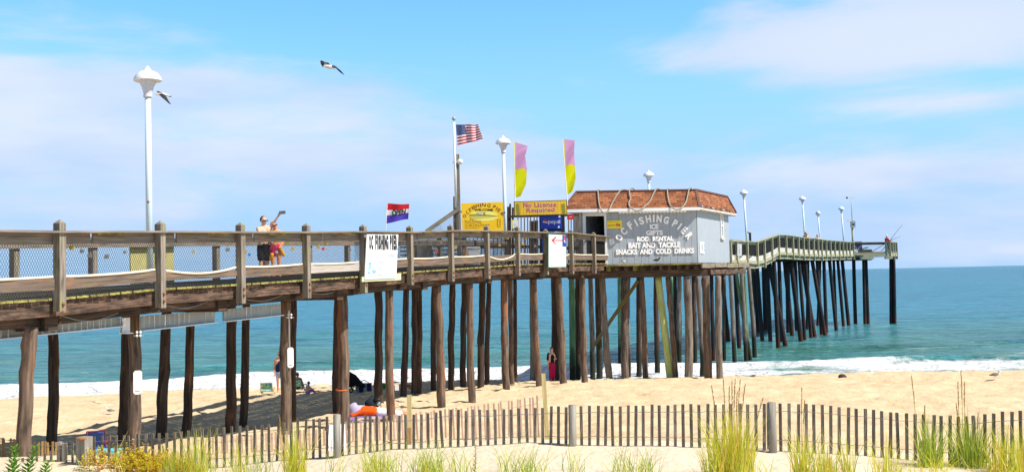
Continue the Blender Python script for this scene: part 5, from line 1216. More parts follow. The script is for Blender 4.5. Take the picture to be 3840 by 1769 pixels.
fpost(1263, 1553, 1712, .10, fenceY(1263) - .07); fpost(2146, 1517, 1662, .10, fenceY(2146) - .07); fpost(2898, 1507, 1684, .10, fenceY(2898) - .07, lean=-4); fpost(2882, 1510, 1682, .05, fenceY(2890) + .12)
mb = MB(); a = at(316, 1737, 15.9); b = at(316, 1636, 15.9); mb.beam(a, b, .16, .16, M_fpost, upv=(.4, 1, 0)); mb.build('fence_post', fr_)
mb = MB(); mb.ball(at(303, 1645, 15.75), .045, M_rust, 8, (1.8, .8, .5)); mb.build('rusty_clamp', fr_)
for px, yt in ((224, 1655), (242, 1660)): mb = MB(); a = at(px, 1735, 16.2); mb.beam(a, at(px, yt, 16.2), .09, .05, M_fpost, upv=(1, 0, 0)); mb.build('fence_post', fr_)
T2 = [(800, 1640), (900, 1632), (1010, 1622), (1120, 1613), (1230, 1600), (1320, 1580), (1440, 1562), (1520, 1550), (1640, 1538), (1716, 1530), (1800, 1519), (1900, 1504), (1985, 1492), (2030, 1481)]
B2 = [(800, 1745), (1010, 1738), (1200, 1728), (1400, 1712), (1600, 1700), (1800, 1682), (2030, 1666)]
f2 = fence_line('sand_fence', T2, B2, lambda px: 21.5 + (px - 800) * .0027, lambda px: 18.5 - (px - 800) * .0018, M_picketP, 'pinkish newer picket sand fence leaning behind the weathered one', lean=-.06, seed=8)
for px, yt, yb, Y, w, m, ln in ((1535, 1480, 1700, 22.6, .09, M_stake, 0), (2042, 1400, 1672, 22.4, .085, M_stake, 14), ):
    mb = MB(); a = at(px + ln, yb, Y); a.z -= .3; mb.beam(a, at(px - ln * .3, yt, Y), w, .04, m, upv=(0, 1, 0)); mb.build('stake', f2)
mb = MB(); a = at(1533, 1700, 21.6); a.z -= .2; mb.beam(a, at(1533, 1602, 21.6), .1, .04, M_picketO, upv=(0, 1, 0)); mb.build('stake', f2)
T3 = [(-30, 1640), (0, 1642), (50, 1645), (130, 1650), (200, 1656), (230, 1660)]
fence_line('sand_fence', T3, [(-30, 1735), (230, 1735)], lambda px: 20.5, lambda px: 13.5, M_picketO, 'short ochre picket fence behind the leftmost pile', seed=12)
T4_ = [(60, 1722), (130, 1712)]

# ------------------------------------------------------------------ grass and weeds
def blade(mb, p, h, bend, az, w, mat, seg=5, cu=None):
    cu = random.random() if cu is None else cu; d = V((math.cos(az), math.sin(az), 0)); s_ = V((-d.y, d.x, 0)) if random.random() < .5 else V((1, 0, 0)); pts = []
    for k in range(seg + 1):
        t = k / seg; q = p + V((0, 0, h * (t - .18 * bend * t * t))) + d * (bend * h * t ** 2.0); pts.append((q, w * (1 - t ** 2.2) * .5))
    for k in range(seg):
        a, wa = pts[k]; b, wb = pts[k + 1]
        if k < seg - 1: mb.face([a - s_ * wa, a + s_ * wa, b + s_ * wb, b - s_ * wb], mat, [(cu, 0)] * 4)
        else: mb.face([a - s_ * wa, a + s_ * wa, b], mat, [(cu, 0)] * 3)
def seedspike(mb, p, h, bend, az, hd=.22):
    d = V((math.cos(az), math.sin(az), 0)); f_ = lambda t: p + V((0, 0, h * t)) + d * (bend * h * t * t)
    mb.tube([f_(t) for t in (0, .35, .7, 1 - hd)], [.0035, .003, .003, .003], M_seed, 4, False)
    for k in range(46):
        t = 1 - hd + hd * k / 46; q = f_(t); a = random.random() * 6.28; r = .011 * math.sin(math.pi * min(1, (k + 6) / 52)) + .004; e = q + V((math.cos(a) * r, math.sin(a) * r, .028)); u_ = V((-math.sin(a), math.cos(a), 0)) * .006
        c = random.random(); mb.face([q - u_, q + u_, e + u_ * .3], M_seed, [(c, 0)] * 3)
def gpt(px, py, y0=9.5): return ground_hit(px, py, y0)
def clump(px, py, n, hpx, spread_px, label, mat, seed, spikes=(), bendr=(.05, .5), w=.009, wind=0.0, fix=None, fill=0):
    random.seed(seed); c = gpt(px, py); k = c.y / F; H = hpx * k; sp = spread_px * k
    r = empty('beach_grass_clump', c, label, 'grass', 'clumps of tall beach grass'); mb = MB()
    for i in range(n):
        a = random.random() * 6.28; rr = sp * .5 * random.random() ** .7; p = V((c.x + rr * math.cos(a) * .9, c.y + rr * math.sin(a) * .55, 0)); p.z = ground(p.x, p.y) - .03
        out = a + random.gauss(0, .7); h = H * random.uniform(.35, 1.0) ** .8 * (1 - .25 * rr / sp)
        blade(mb, p, h, random.uniform(*bendr) * (.4 + rr / sp * 1.6), out, w * random.uniform(.6, 1.2), mat)
    for i in range(fill):     # dead blades lying at the foot
        a = random.random() * 6.28; p = V((c.x + random.gauss(0, sp * .4), c.y + random.gauss(0, sp * .2), 0)); p.z = ground(p.x, p.y); blade(mb, p, H * random.uniform(.1, .25), random.uniform(.8, 1.8), a, w * .7, mat, cu=random.uniform(.8, 1))
    mb.build('blades', r)
    if spikes:
        mb = MB()
        for sx, sy, lean in spikes: b = V((c.x + (sx - px) * k * .6, c.y + random.uniform(-.08, .08), 0)); b.z = ground(b.x, b.y); t = at(sx, sy, b.y); h = t.z - b.z; seedspike(mb, b, h, abs(t.x - b.x) / h, 0 if t.x > b.x else math.pi, .30)
        mb.build('seed_head', r)
    return r
clump(2755, 1795, 340, 330, 170, 'tallest yellow-green beach grass clump with many seed heads, left of the leaning fence post', M_grass, 11, [(2668, 1447, 0), (2712, 1420, 0), (2745, 1425, 0), (2757, 1422, 0), (2776, 1425, 0), (2795, 1442, 0), (2862, 1493, 0), (2735, 1450, 0), (2765, 1470, 0)], fill=60)
clump(2700, 1800, 120, 240, 150, 'sparser beach grass at the left flank of the tallest clump', M_grass, 12, fill=40)
clump(3015, 1800, 110, 260, 110, 'thin beach grass clump with one tall seed head, right of the leaning fence post', M_grass, 13, [(3007, 1453, 0), (3018, 1500, 0)])
clump(3100, 1800, 80, 200, 100, 'low thin beach grass beside the orange-tipped weed', M_grass, 131)
clump(3185, 1795, 45, 240, 60, 'small upright sprig of beach grass alone on the pale sand', M_grass, 14, bendr=(.1, .5))
clump(3322, 1800, 60, 230, 90, 'fan-shaped beach grass clump midway along the right fence', M_grass, 15, bendr=(.1, .6))
clump(3490, 1752, 165, 245, 95, 'dense dark-based beach grass clump, left of the pair near the right edge', M_grassg, 16, [(3418, 1410, 0), (3468, 1520, 0)], bendr=(.05, .6), fill=50)
clump(3640, 1748, 210, 260, 150, 'dense beach grass clump with three tall seed heads, right of the pair near the edge', M_grassg, 17, [(3592, 1430, 0), (3604, 1390, 0), (3617, 1430, 0), (3585, 1515, 0), (3668, 1550, 0)], bendr=(.05, .6), fill=80)
clump(3760, 1768, 90, 220, 120, 'beach grass at the right end of the fence', M_grass, 18, fill=60)
clump(3835, 1775, 75, 230, 110, 'beach grass cut by the right edge of the picture', M_grass, 19)
clump(1105, 1800, 120, 260, 90, 'yellow beach grass clump left of the thick grey fence post', M_grass, 20, [(1046, 1557, 0)], bendr=(.05, .5))
clump(745, 1800, 90, 260, 110, 'thin beach grass clump in front of the left part of the fence', M_grass, 21)
clump(1420, 1805, 45, 200, 130, 'loose beach grass right of the thick grey fence post', M_grass, 22, [(1455, 1560, 0)])
clump(660, 1800, 50, 170, 90, 'short beach grass among the yellow weeds', M_grassg, 23)
clump(905, 1800, 30, 210, 60, 'few pale grass stalks before the crossing fences', M_grass, 24)
# low grass across the foreground
def low_grass(name, x0, x1, n, hmin, hmax, label, seed, yr=(1762, 1822), mat=M_grassg, bend=(.2, 1.1)):
    random.seed(seed); mb = MB(); cs_ = [random.uniform(x0, x1) for _ in range(int((x1 - x0) / 55))]
    for i in range(n):
        px = random.choice(cs_) + random.gauss(0, 22); py = random.uniform(*yr); p = ground_hit(px, py, 9.5); k = p.y / F
        blade(mb, p, random.uniform(hmin, hmax) * k * (1 if random.random() < .8 else 1.3), random.uniform(*bend), random.random() * 6.28, .0065, mat)
    tag(mb.build(name), label, 'grass', kind='stuff')
low_grass('low_dune_grass', 1450, 2760, 640, 60, 150, 'sparse low green dune grass along the bottom of the picture', 31)
low_grass('low_dune_grass', 700, 1480, 330, 60, 150, 'sparse low dune grass below the crossing fences', 32)
low_grass('low_dune_grass', 2800, 3900, 260, 50, 120, 'thin low grass on the sand at the lower right', 33, mat=M_grass)
low_grass('low_dune_grass', 150, 700, 50, 60, 140, 'few low grass blades on the sand at the lower left', 34)
# yellow-green weeds in front of the left fence
random.seed(41); mb = MB()
for i in range(185):
    px = random.choice([random.uniform(310, 700), random.gauss(520, 90), random.uniform(430, 740)]); py = 1712 + (px - 300) * .10 + random.uniform(0, 55); c = gpt(px, py); k = c.y / F; h = random.uniform(38, 85) * k
    for s_ in range(3):
        az = random.random() * 6.28; tip = c + V((math.cos(az) * h * .35, math.sin(az) * h * .2, h * random.uniform(.6, 1))); mb.tube([c, tip], [.004, .002], M_weed, 3, False)
        for q in range(22):
            t = random.uniform(.25, 1.02); p = c.lerp(tip, t); a = random.random() * 6.28; L_ = random.uniform(.016, .034); e = p + V((math.cos(a) * L_, math.sin(a) * L_, random.uniform(-.003, .022))); u_ = V((-math.sin(a), math.cos(a), random.uniform(-.3, .3))) * L_ * .32
            cu = min(1, max(0, random.gauss(.48, .24))); mb.face([p, (p + e) / 2 + u_, e, (p + e) / 2 - u_], M_weed, [(cu, 0)] * 4)
tag(mb.build('dune_weeds'), 'low yellow-green weeds growing in a band before the left fence', 'weeds', kind='stuff')
def leafplant(px, py, hpx, n, label, mat, seed, Ll=.05, name='leafy_plant', cat='plant', lean=.1, Y=None):
    random.seed(seed); c = gpt(px, py) if Y is None else at(px, py, Y); c.z = ground(c.x, c.y); k = c.y / F; h = hpx * k; mb = MB(); tip = c + V((lean * h, 0, h)); mb.tube([c, c.lerp(tip, .5) + V((.01, 0, 0)), tip], [.005, .004, .002], mat, 5, False)
    for q in range(n):
        t = .1 + .9 * q / n; p = c.lerp(tip, t); a = q * 2.4; L_ = Ll * (1.15 - .6 * t); e = p + V((math.cos(a) * L_, math.sin(a) * L_, L_ * .55)); u_ = V((-math.sin(a), math.cos(a), 0)) * L_ * .19
        cu = random.random(); mb.face([p, p.lerp(e, .5) + u_, e, p.lerp(e, .5) - u_], mat, [(cu, 0)] * 4)
    tag(mb.build(name), label, cat)
leafplant(45, 1805, 125, 54, 'leafy bright green plant nearest the lower left corner', M_leafg, 51, .14)
leafplant(95, 1795, 120, 54, 'leafy bright green plant right of the corner one, before the leftmost pile', M_leafg, 52, .13, lean=.35)
leafplant(165, 1790, 60, 30, 'low bright green plant, rightmost of the three in the lower left corner', M_leafg, 53, .12, lean=.2)
leafplant(1778, 1795, 128, 46, 'dark dry flower spike standing in the low grass', M_dryw, 54, .045, 'dry_flower_spike', lean=.06)
leafplant(3108, 1790, 75, 46, 'orange-tipped bushy weed in the lower right sand', M_weed, 55, .07, lean=.05)
leafplant(2402, 1790, 60, 26, 'small green weed in the low grass right of centre', M_weed, 56, .05)
leafplant(1595, 1795, 70, 36, 'bright yellow-green weed in the low grass below the pinkish fence', M_weed, 57, .08)

# ------------------------------------------------------------------ figures
def remesh(mb, name, parent, mat, vox, smooth_it=2):
    me = bpy.data.meshes.new('tmp'); me.from_pydata(mb.v, [], mb.f); o = bpy.data.objects.new('tmp', me); COL.objects.link(o)
    m = o.modifiers.new('r', 'REMESH'); m.mode = 'VOXEL'; m.voxel_size = vox
    if smooth_it: s = o.modifiers.new('s', 'SMOOTH'); s.iterations = smooth_it; s.factor = .5
    dg = bpy.context.evaluated_depsgraph_get(); e = bpy.data.meshes.new_from_object(o.evaluated_get(dg)); bpy.data.objects.remove(o); bpy.data.meshes.remove(me)
    vs = np.array([v.co[:] for v in e.vertices]); org = V(((vs[:, 0].min() + vs[:, 0].max()) / 2, (vs[:, 1].min() + vs[:, 1].max()) / 2, vs[:, 2].min()))
    e.name = name; e.materials.clear(); e.materials.append(mat); e.transform(Matrix.Translation(-org)); e.polygons.foreach_set('use_smooth', [True] * len(e.polygons))
    n = bpy.data.objects.new(name, e); COL.objects.link(n); WL[n.name] = org; n.location = org
    if parent is not None: n.parent = parent; n.location = org - WL[parent.name]
    return n
def limb(mb, pts, rad, seg=10):
    for i in range(len(pts)): mb.ball(pts[i], rad[i], M_skin, seg)
    for i in range(len(pts) - 1): mb.tube([pts[i], pts[i + 1]], [rad[i], rad[i + 1]], M_skin, seg)
def figure(name, o, h, face, J, clothes, label, hair=None, skin=None, vox=.016, female=False, extra=None, hairlong=False):
    """J: joints as (x right, y forward, z up) in units of the height; face: yaw the figure looks along (0 = away from the viewer, +y)"""
    skin = skin or M_skin; c, s_ = math.cos(face), math.sin(face)
    def W(p): return V((o.x + (p[0] * c - p[1] * s_) * h, o.y + (p[0] * s_ + p[1] * c) * h, o.z + p[2] * h))
    P = {k: W(v) for k, v in J.items()}; r = empty('person', o, label, 'person')
    mb = MB(); k = h
    # torso
    sw = .105 if not female else .092
    def mid(a, b, t=.5): return P[a].lerp(P[b], t)
    limb(mb, [P['pel'], P['chest'], P['neck']], [.078 * k, .082 * k, .045 * k])
    for sd_ in 'LR':
        limb(mb, [P['pel'].lerp(P['hip' + sd_], .6), P['chest'].lerp(P['sh' + sd_], .55)], [.062 * k, .066 * k]); limb(mb, [P['chest'], P['sh' + sd_]], [.062 * k, .038 * k]); limb(mb, [P['neck'], P['sh' + sd_]], [.032 * k, .034 * k])
        limb(mb, [P['sh' + sd_], P['el' + sd_], P['wr' + sd_]], [.033 * k, .025 * k, .016 * k])
        limb(mb, [P['hip' + sd_], P['kn' + sd_], P['an' + sd_]], [.056 * k, .034 * k, .021 * k]); limb(mb, [P['kn' + sd_].lerp(P['an' + sd_], .28)], [.034 * k])
        limb(mb, [P['an' + sd_], P['toe' + sd_]], [.022 * k, .016 * k])
        # hand: palm, four fingers and a thumb
        dv = (P['ha' + sd_] - P['wr' + sd_]).normalized(); sv_ = dv.cross(V((.3, 1, .2))).normalized(); pc = P['wr' + sd_] + dv * .035 * k; limb(mb, [P['wr' + sd_], pc, pc + dv * .02 * k], [.014 * k, .02 * k, .019 * k], 8)
        for q in range(4): b_ = pc + dv * .018 * k + sv_ * ((q - 1.5) * .0105 * k); limb(mb, [b_, b_ + dv * (.026 - .003 * abs(q - 1.4)) * k, b_ + dv * .036 * k + dv.cross(sv_) * .016 * k], [.0062 * k, .0058 * k, .0052 * k], 6)
        limb(mb, [pc - dv * .01 * k + sv_ * .014 * k, pc + dv * .012 * k + sv_ * .034 * k], [.008 * k, .006 * k], 6)
    hd = P['head']; fwv = (P['nose'] - hd).normalized() if 'nose' in P else V((-s_, c, 0)); upv_ = (hd - P['neck']).normalized(); upv_ = (upv_ - fwv * upv_.dot(fwv)).normalized(); rv = fwv.cross(upv_).normalized()
    limb(mb, [P['neck'], hd - upv_ * .03 * k], [.034 * k, .032 * k])
    rot = Matrix((rv, fwv, upv_)).transposed()
    mb.ball(hd + upv_ * .008 * k, .060 * k, skin, 14, (.82, 1.0, 1.05), rot); mb.ball(hd + fwv * .014 * k - upv_ * .03 * k, .044 * k, skin, 12, (.85, .95, .95), rot)
    mb.ball(hd + fwv * .062 * k - upv_ * .012 * k, .010 * k, skin, 6, (.8, 1, 1.5), rot)
    for e in (-1, 1): mb.ball(hd + rv * e * .051 * k - upv_ * .008 * k, .012 * k, skin, 6, (.5, .8, 1.3), rot)
    if extra == 'mouth': mb.ball(hd + fwv * .055 * k - upv_ * .036 * k, .012 * k, skin, 6, (1.2, .5, .4), rot)
    remesh(mb, 'body', r, skin, vox, 2)
    if hair:
        mb = MB(); mb.ball(hd + upv_ * .020 * k - fwv * .020 * k, .0625 * k, hair, 14, (.88, .98, 1.0), rot)
        if hairlong: mb.ball(hd - upv_ * .03 * k - fwv * .03 * k, .055 * k, hair, 12, (.9, .7, 1.1), rot)
        cut = MB(); remesh(mb, 'hair', r, hair, .012, 1)
    # eyes and mouth
    mb = MB()
    for e in (-1, 1): mb.ball(hd + rv * e * .021 * k + fwv * .057 * k + upv_ * .002 * k, .0075 * k, M_dark, 6)
    mb.build('eyes', r)
    for nm, segs, mat in clothes:
        mb = MB()
        for pts, rads in segs: limb(mb, [P[q] if isinstance(q, str) else W(q) for q in pts], [x * k for x in rads])
        remesh(mb, nm, r, mat, vox, 2)
    return r, P, (hd, fwv, upv_, rv)
def stand(**kw):
    J = dict(pel=(0, 0, .52), chest=(0, 0, .72), neck=(0, 0, .83), head=(0, .01, .925), shL=(-.105, 0, .80), shR=(.105, 0, .80), elL=(-.13, -.01, .63), elR=(.13, -.01, .63), wrL=(-.135, .03, .49), wrR=(.135, .03, .49), haL=(-.135, .05, .43), haR=(.135, .05, .43),
             hipL=(-.05, 0, .49), hipR=(.05, 0, .49), knL=(-.055, .01, .27), knR=(.055, .01, .27), anL=(-.055, -.01, .035), anR=(.055, -.01, .035), toeL=(-.06, .08, .02), toeR=(.06, .08, .02))
    J.update(kw); return J
def cl(r, g, b, nm): return plain(nm, (r, g, b), .85, spec=.15, var=.08, scale=12)
M_blackc = cl(.012, .012, .018, 'black_cloth'); M_navyc = cl(.02, .025, .10, 'navy_cloth'); M_denim = cl(.38, .50, .72, 'pale_denim'); M_orange = cl(.78, .10, .01, 'orange_red_cloth'); M_wcloth = cl(.80, .76, .74, 'white_cloth'); M_redc = cl(.68, .02, .025, 'red_cloth')
M_magenta = cl(.55, .02, .12, 'magenta_cloth'); M_yelc = cl(.82, .42, .02, 'orange_yellow_cloth'); M_violet = cl(.28, .16, .55, 'violet_cloth'); M_lil = cl(.42, .38, .55, 'lilac_cloth')
SH = lambda lo=.40: [(['pel', 'pel'], [.088, .088]), (['hipL', 'knL'], [.074, .052]), (['hipR', 'knR'], [.074, .052])]
# couple taking a picture on the pier
Ym = 27.6; g0 = at(990, 1040, Ym); zf = zdeck(Ym); o = V((g0.x, Ym, zf)); Hm = at(990, 814, Ym).z - zf
r, P, hd = figure('man', o, Hm / .985, R(35) + math.pi, stand(shR=(.10, .02, .79), elL=(-.14, .07, .87), wrL=(-.19, .14, .985), haL=(-.21, .16, 1.02), shL=(-.11, .02, .81), elR=(.10, .12, .66), wrR=(-.02, .16, .60), haR=(-.05, .16, .58)), 
  [('shorts', [(['pel', (0, 0, .53)], [.086, .084]), (['hipL', (-.058, .01, .31)], [.066, .056]), (['hipR', (.058, .01, .31)], [.066, .056])], M_blackc)], 'bare-chested man in black shorts holding up a phone behind the railing', M_hair, M_skin2, .016, extra='mouth')
h, f_, u_, v_ = hd
mb = MB(); mb.beam(h + f_ * .068 * Hm - v_ * .05 * Hm, h + f_ * .068 * Hm + v_ * .05 * Hm, .01, .028, M_black, upv=u_); mb.build('sunglasses', r)
ph = P['haL']; mb = MB(); a = ph + V((.0, -.02, .045)); b = ph + V((.16, -.02, .055)); mb.beam(a, b, .012, .078, plain('grey_phone_case', (.12, .13, .15), .4), upv=(0, 0, 1)); mb.box(a.lerp(b, .2) + V((0, -.008, .02)), (.02, .003, .02), M_black); tag(mb.build('phone'), 'dark phone held up by the man on the pier', 'phone')
g0 = at(1035, 1040, Ym + .1); o = V((g0.x, Ym + .1, zdeck(Ym))); Hw = at(1025, 833, Ym + .1).z - o.z
r, P, hd = figure('woman', o, Hw / .985, R(28) + math.pi, stand(elL=(-.15, .0, .64), wrL=(-.09, .07, .55), haL=(-.05, .1, .53), elR=(.13, .02, .66), wrR=(.08, .1, .60), haR=(.05, .12, .58), head=(.03, .01, .925)),
  [('wrap_skirt', [(['pel', (0, 0, .54)], [.100, .094]), (['hipR', (.075, .0, .34)], [.078, .05]), (['hipL', (-.08, .0, .44)], [.080, .05])], M_magenta),
   ('wrap_edge', [([(-.05, .09, .52), (-.13, .03, .40)], [.03, .035]), ([(.09, .07, .40), (.10, .04, .34)], [.035, .035])], M_yelc), ('bikini_bottom', [([(0.0, .05, .47), (0, .06, .44)], [.04, .03])], M_wcloth), ('bikini_top', [(['shL', (-.04, .075, .70)], [.012, .04]), (['shR', (.04, .075, .70)], [.012, .04])], cl(.6, .12, .08, 'red_strap_cloth'))],
  'tanned blond woman in a red and yellow wrap beside the man with the phone', M_blond, cl(.70, .30, .14, 'sunned_skin'), .016, True, 'mouth')
h, f_, u_, v_ = hd; mb = MB(); mb.beam(h + f_ * .066 * Hw - v_ * .048 * Hw, h + f_ * .066 * Hw + v_ * .048 * Hw, .01, .026, M_black, upv=u_); mb.build('sunglasses', r)
# woman standing on the beach
o = gpt(1051, 1472, 25); Hh = at(1051, 1320, o.y).z - o.z
r, P, hd = figure('woman', o, Hh / .985, R(8) + math.pi, stand(), [('tank_top', [(['pel', 'chest'], [.086, .089]), (['chest', (-.07, 0, .80)], [.07, .036]), (['chest', (.07, 0, .80)], [.07, .036]), ([(-.04, 0, .5), (-.05, 0, .72)], [.066, .066]), ([(.04, 0, .5), (.05, 0, .72)], [.066, .066])], M_navyc), ('shorts', [(['pel', (0, 0, .48)], [.084, .086]), (['hipL', (-.055, 0, .40)], [.066, .058]), (['hipR', (.055, 0, .40)], [.066, .058])], M_denim)],
  'woman in navy vest and pale shorts standing on the sand, half hidden by a pile', M_hairg, M_skin, .016, True)
h, f_, u_, v_ = hd; mb = MB(); mb.beam(h + f_ * .06 * Hh - v_ * .04 * Hh, h + f_ * .06 * Hh + v_ * .04 * Hh, .01, .03, M_black, upv=u_); mb.build('sunglasses', r)
# patterned low chairs
def cloud_cloth(name, cols):
    m, nt, b = nodes_mat(name); N = nt.nodes.new; tc = N('ShaderNodeTexCoord'); n = N('ShaderNodeTexNoise'); n.inputs['Scale'].default_value = 9; nt.links.new(tc.outputs['Object'], n.inputs[0]); r_ = N('ShaderNodeValToRGB'); r_.color_ramp.interpolation = 'CONSTANT'
    while len(r_.color_ramp.elements) < len(cols): r_.color_ramp.elements.new(.5)
    for i, c in enumerate(cols): r_.color_ramp.elements[i].position = .3 + .4 * i / len(cols) if i else 0; r_.color_ramp.elements[i].color = c + (1,)
    nt.links.new(n.outputs['Fac'], r_.inputs[0]); nt.links.new(r_.outputs[0], b.inputs['Base Color']); b.inputs['Roughness'].default_value = .8; return m
M_pat = cloud_cloth('tropical_print_cloth', [(.05, .22, .28), (.10, .42, .50), (.25, .50, .12), (.6, .68, .62), (.04, .25, .45)])
def chair(o, yaw, w, h, cloth_, frame, label, seat=True, grp='low folding beach chairs'):
    c, s_ = math.cos(yaw), math.sin(yaw); W = lambda x, y, z: V((o.x + x * c - y * s_, o.y + x * s_ + y * c, o.z + z)); r = empty('beach_chair', o, label, 'chair', grp); mb = MB()
    mb.beam(W(0, 0, h * .5), W(0, -.18 * h, h), w * .92, .02, cloth_, upv=(0, 1, 0)); mb.build('backrest', r)
    mb = MB(); mb.beam(W(0, .02, h * .34), W(0, .45, h * .38), w * .9, .02, cloth_); mb.build('seat', r)
    mb = MB()
    for e in (-1, 1):
        mb.tube([W(e * w / 2, .0, h * .28), W(e * w / 2, -.19 * h, h * 1.03)], .013, frame, 7); mb.tube([W(e * w / 2, -.1, 0), W(e * w / 2, .5, h * .42)], .013, frame, 7); mb.tube([W(e * w / 2, .45, 0), W(e * w / 2, 0, h * .45)], .013, frame, 7); mb.tube([W(e * w / 2, -.08, h * .62), W(e * w / 2, .4, h * .62)], .018, frame, 7); mb.tube([W(e * w / 2, .38, h * .62), W(e * w / 2, .38, h * .38)], .012, frame, 7)
    mb.tube([W(-w / 2, -.1, .01), W(w / 2, -.1, .01)], .013, frame, 7); mb.tube([W(-w / 2, .45, .01), W(w / 2, .45, .01)], .013, frame, 7); mb.tube([W(-w / 2, -.19 * h, h * 1.03), W(w / 2, -.19 * h, h * 1.03)], .013, frame, 7)
    mb.build('frame', r); return r
o = gpt(1000, 1482, 25); k = o.y / F; chair(o, .05, 44 * k, 46 * k, M_pat, M_stake, 'empty beach chair with blue-green print, left of the standing woman', True)
o = gpt(1116, 1476, 25); k = o.y / F; chair(o, -.15, 40 * k, 52 * k, M_pat, M_blackc, 'beach chair with blue-green print in which a dark-haired person sits')
sit = dict(pel=(0, 0, .14), chest=(0, -.05, .34), neck=(0, -.06, .44), head=(0, -.05, .535), shL=(-.105, -.06, .41), shR=(.105, -.06, .41), elL=(-.14, .02, .26), elR=(.14, .02, .26), wrL=(-.10, .14, .22), wrR=(.10, .14, .22), haL=(-.07, .18, .21), haR=(.07, .18, .21),
           hipL=(-.05, .02, .12), hipR=(.05, .02, .12), knL=(-.07, .26, .20), knR=(.07, .26, .20), anL=(-.06, .42, .03), anR=(.06, .42, .03), toeL=(-.06, .5, .03), toeR=(.06, .5, .03))
o2 = o + V((0, .12, .06)); Hs = (at(1116, 1396, o.y).z - o2.z) / .60
figure('person', o2, Hs, -.15, dict(sit), [('top', [(['pel', 'chest'], [.085, .088]), (['chest', (-.07, -.06, .40)], [.07, .04]), (['chest', (.07, -.06, .40)], [.07, .04])], M_navyc)], 'dark-haired person seen from behind, seated in the printed beach chair', M_hair, M_skin, .018)
o = gpt(1152, 1480, 25); Hc = (at(1152, 1428, o.y).z - o.z) / .60
J = dict(sit); J.update(chest=(0, .02, .32), neck=(0, .05, .42), head=(0, .09, .51), shL=(-.10, .04, .39), shR=(.10, .04, .39), elR=(.10, .18, .26), wrR=(.10, .30, .16), haR=(.10, .36, .12), elL=(-.10, .18, .26), wrL=(-.05, .3, .16), haL=(-.05, .34, .12))
figure('child', o, Hc, -.9, J, [('trunks', [(['pel', 'hipL', 'knL'], [.085, .07, .055]), (['pel', 'hipR', 'knR'], [.085, .07, .055])], M_violet)], 'small dark-haired child in violet trunks sitting bent over in the sand', M_hair, M_skin, .014, hairlong=True)
# person lying face down in the sand
o = gpt(1320, 1562, 20); k = o.y / F; Lh = 225 * k; 
J = dict(pel=(.42, 0, .065), chest=(.22, 0, .085), neck=(.12, 0, .085), head=(.03, -.02, .11), shL=(.14, .10, .09), shR=(.14, -.10, .09), elL=(.05, .16, .05), elR=(.02, -.15, .04), wrL=(-.02, .07, .03), wrR=(-.06, -.08, .03), haL=(-.06, .03, .03), haR=(-.1, -.04, .03),
         hipL=(.46, .05, .06), hipR=(.46, -.05, .06), knL=(.70, .07, .045), knR=(.70, -.07, .045), anL=(.93, .06, .04), anR=(.93, -.09, .04), toeL=(.99, .06, .015), toeR=(.99, -.1, .015), nose=(.0, -.06, .06))
r, P, hd = figure('person', o, Lh, .0, J, [('shirt', [([(.15, .05, .09), (.37, .03, .075)], [.088, .085]), ([(.15, -.05, .09), (.37, -.03, .075)], [.088, .085]), (['shR', 'elR'], [.045, .04]), (['shL', 'elL'], [.045, .04])], M_orange),
   ('skirt', [(['pel', (.52, 0, .06)], [.085, .08]), ([(.46, .05, .06), (.80, .07, .03)], [.07, .045]), ([(.46, -.05, .06), (.82, -.085, .03)], [.07, .045]), ([(.6, .12, .015), (.8, .13, .012)], [.02, .015]), ([(.6, -.13, .015), (.84, -.15, .012)], [.02, .015])], M_wcloth)], 'person lying face down in the sand in an orange-red shirt and long white skirt', M_hairg, M_skin, .02)
mb = MB(); q = P['head'] + V((0, 0, .05)); mb.lathe(q, [(.26, -.10), (.255, -.07), (.15, 0.0), (.145, .10), (.08, .14), (0, .145)], M_lil, 18, (-.5, -.1, .8)); tag(mb.build('sun_hat', None, True), 'pale lilac sun hat on the head of the person lying down', 'hat')
mb = MB(); q = gpt(1335, 1570, 20); mb.box(q + V((.7, .1, .01)), (2.0, .9, .02), cl(.25, .18, .4, 'purple_towel')); tag(mb.build('beach_towel'), 'purple towel under the person lying down', 'towel')
mb = MB(); q = gpt(1392, 1535, 20); mb.ball(q + V((0, .2, .14)), .20, cl(.02, .03, .045, 'dark_bag_cloth'), 14, (1.1, .8, .85)); mb.ball(q + V((.2, .15, .16)), .08, M_galv, 10); mb.ball(q + V((.17, .1, .28)), .07, M_black, 8, (1.8, 1, .7)); mb.tube([q + V((-.1, .2, .28)), q + V((0, .2, .38)), q + V((.12, .2, .3))], .015, M_black, 6); tag(mb.build('beach_bag', None, True), 'dark blue-grey bag standing behind the person lying down', 'bag')
mb = MB(); q = gpt(1428, 1540, 20); mb.beam(q + V((-.1, 0, .03)), q + V((.12, 0, .03)), .1, .03, M_black); mb.beam(q + V((0, 0, .03)), q + V((.01, 0, .17)), .02, .02, M_black); mb.ball(q + V((.08, 0, .05)), .04, M_black, 8); tag(mb.build('sandals'), 'pair of small black sandals beside the dark bag', 'sandals')
# figure in pink trousers behind a pile, shade put into the cloth colour
o = gpt(2071, 1424, 30); o.y = max(o.y, 46.5); o = at(2071, 1424, o.y); Hp = at(2071, 1303, o.y).z - o.z
figure('woman', o, Hp / .985, R(20) + math.pi, stand(elL=(-.16, .0, .66), wrL=(-.08, .1, .63), haL=(-.04, .12, .64)), [('top', [(['pel', 'chest'], [.086, .09]), (['shL', 'elL'], [.045, .04]), (['shR', 'elR'], [.045, .04]), (['chest', 'shL'], [.07, .045])], M_blackc), ('trousers', [(['pel', (0, 0, .5)], [.088, .088]), (['hipL', 'knL', 'anL'], [.068, .052, .045]), (['hipR', 'knR', 'anR'], [.068, .052, .045])], cl(.38, .01, .07, 'shade_darkened_crimson_cloth'))], 'woman in black top and crimson trousers half hidden behind a pile at the water', M_hair, M_skin2, .02, True, hairlong=True)
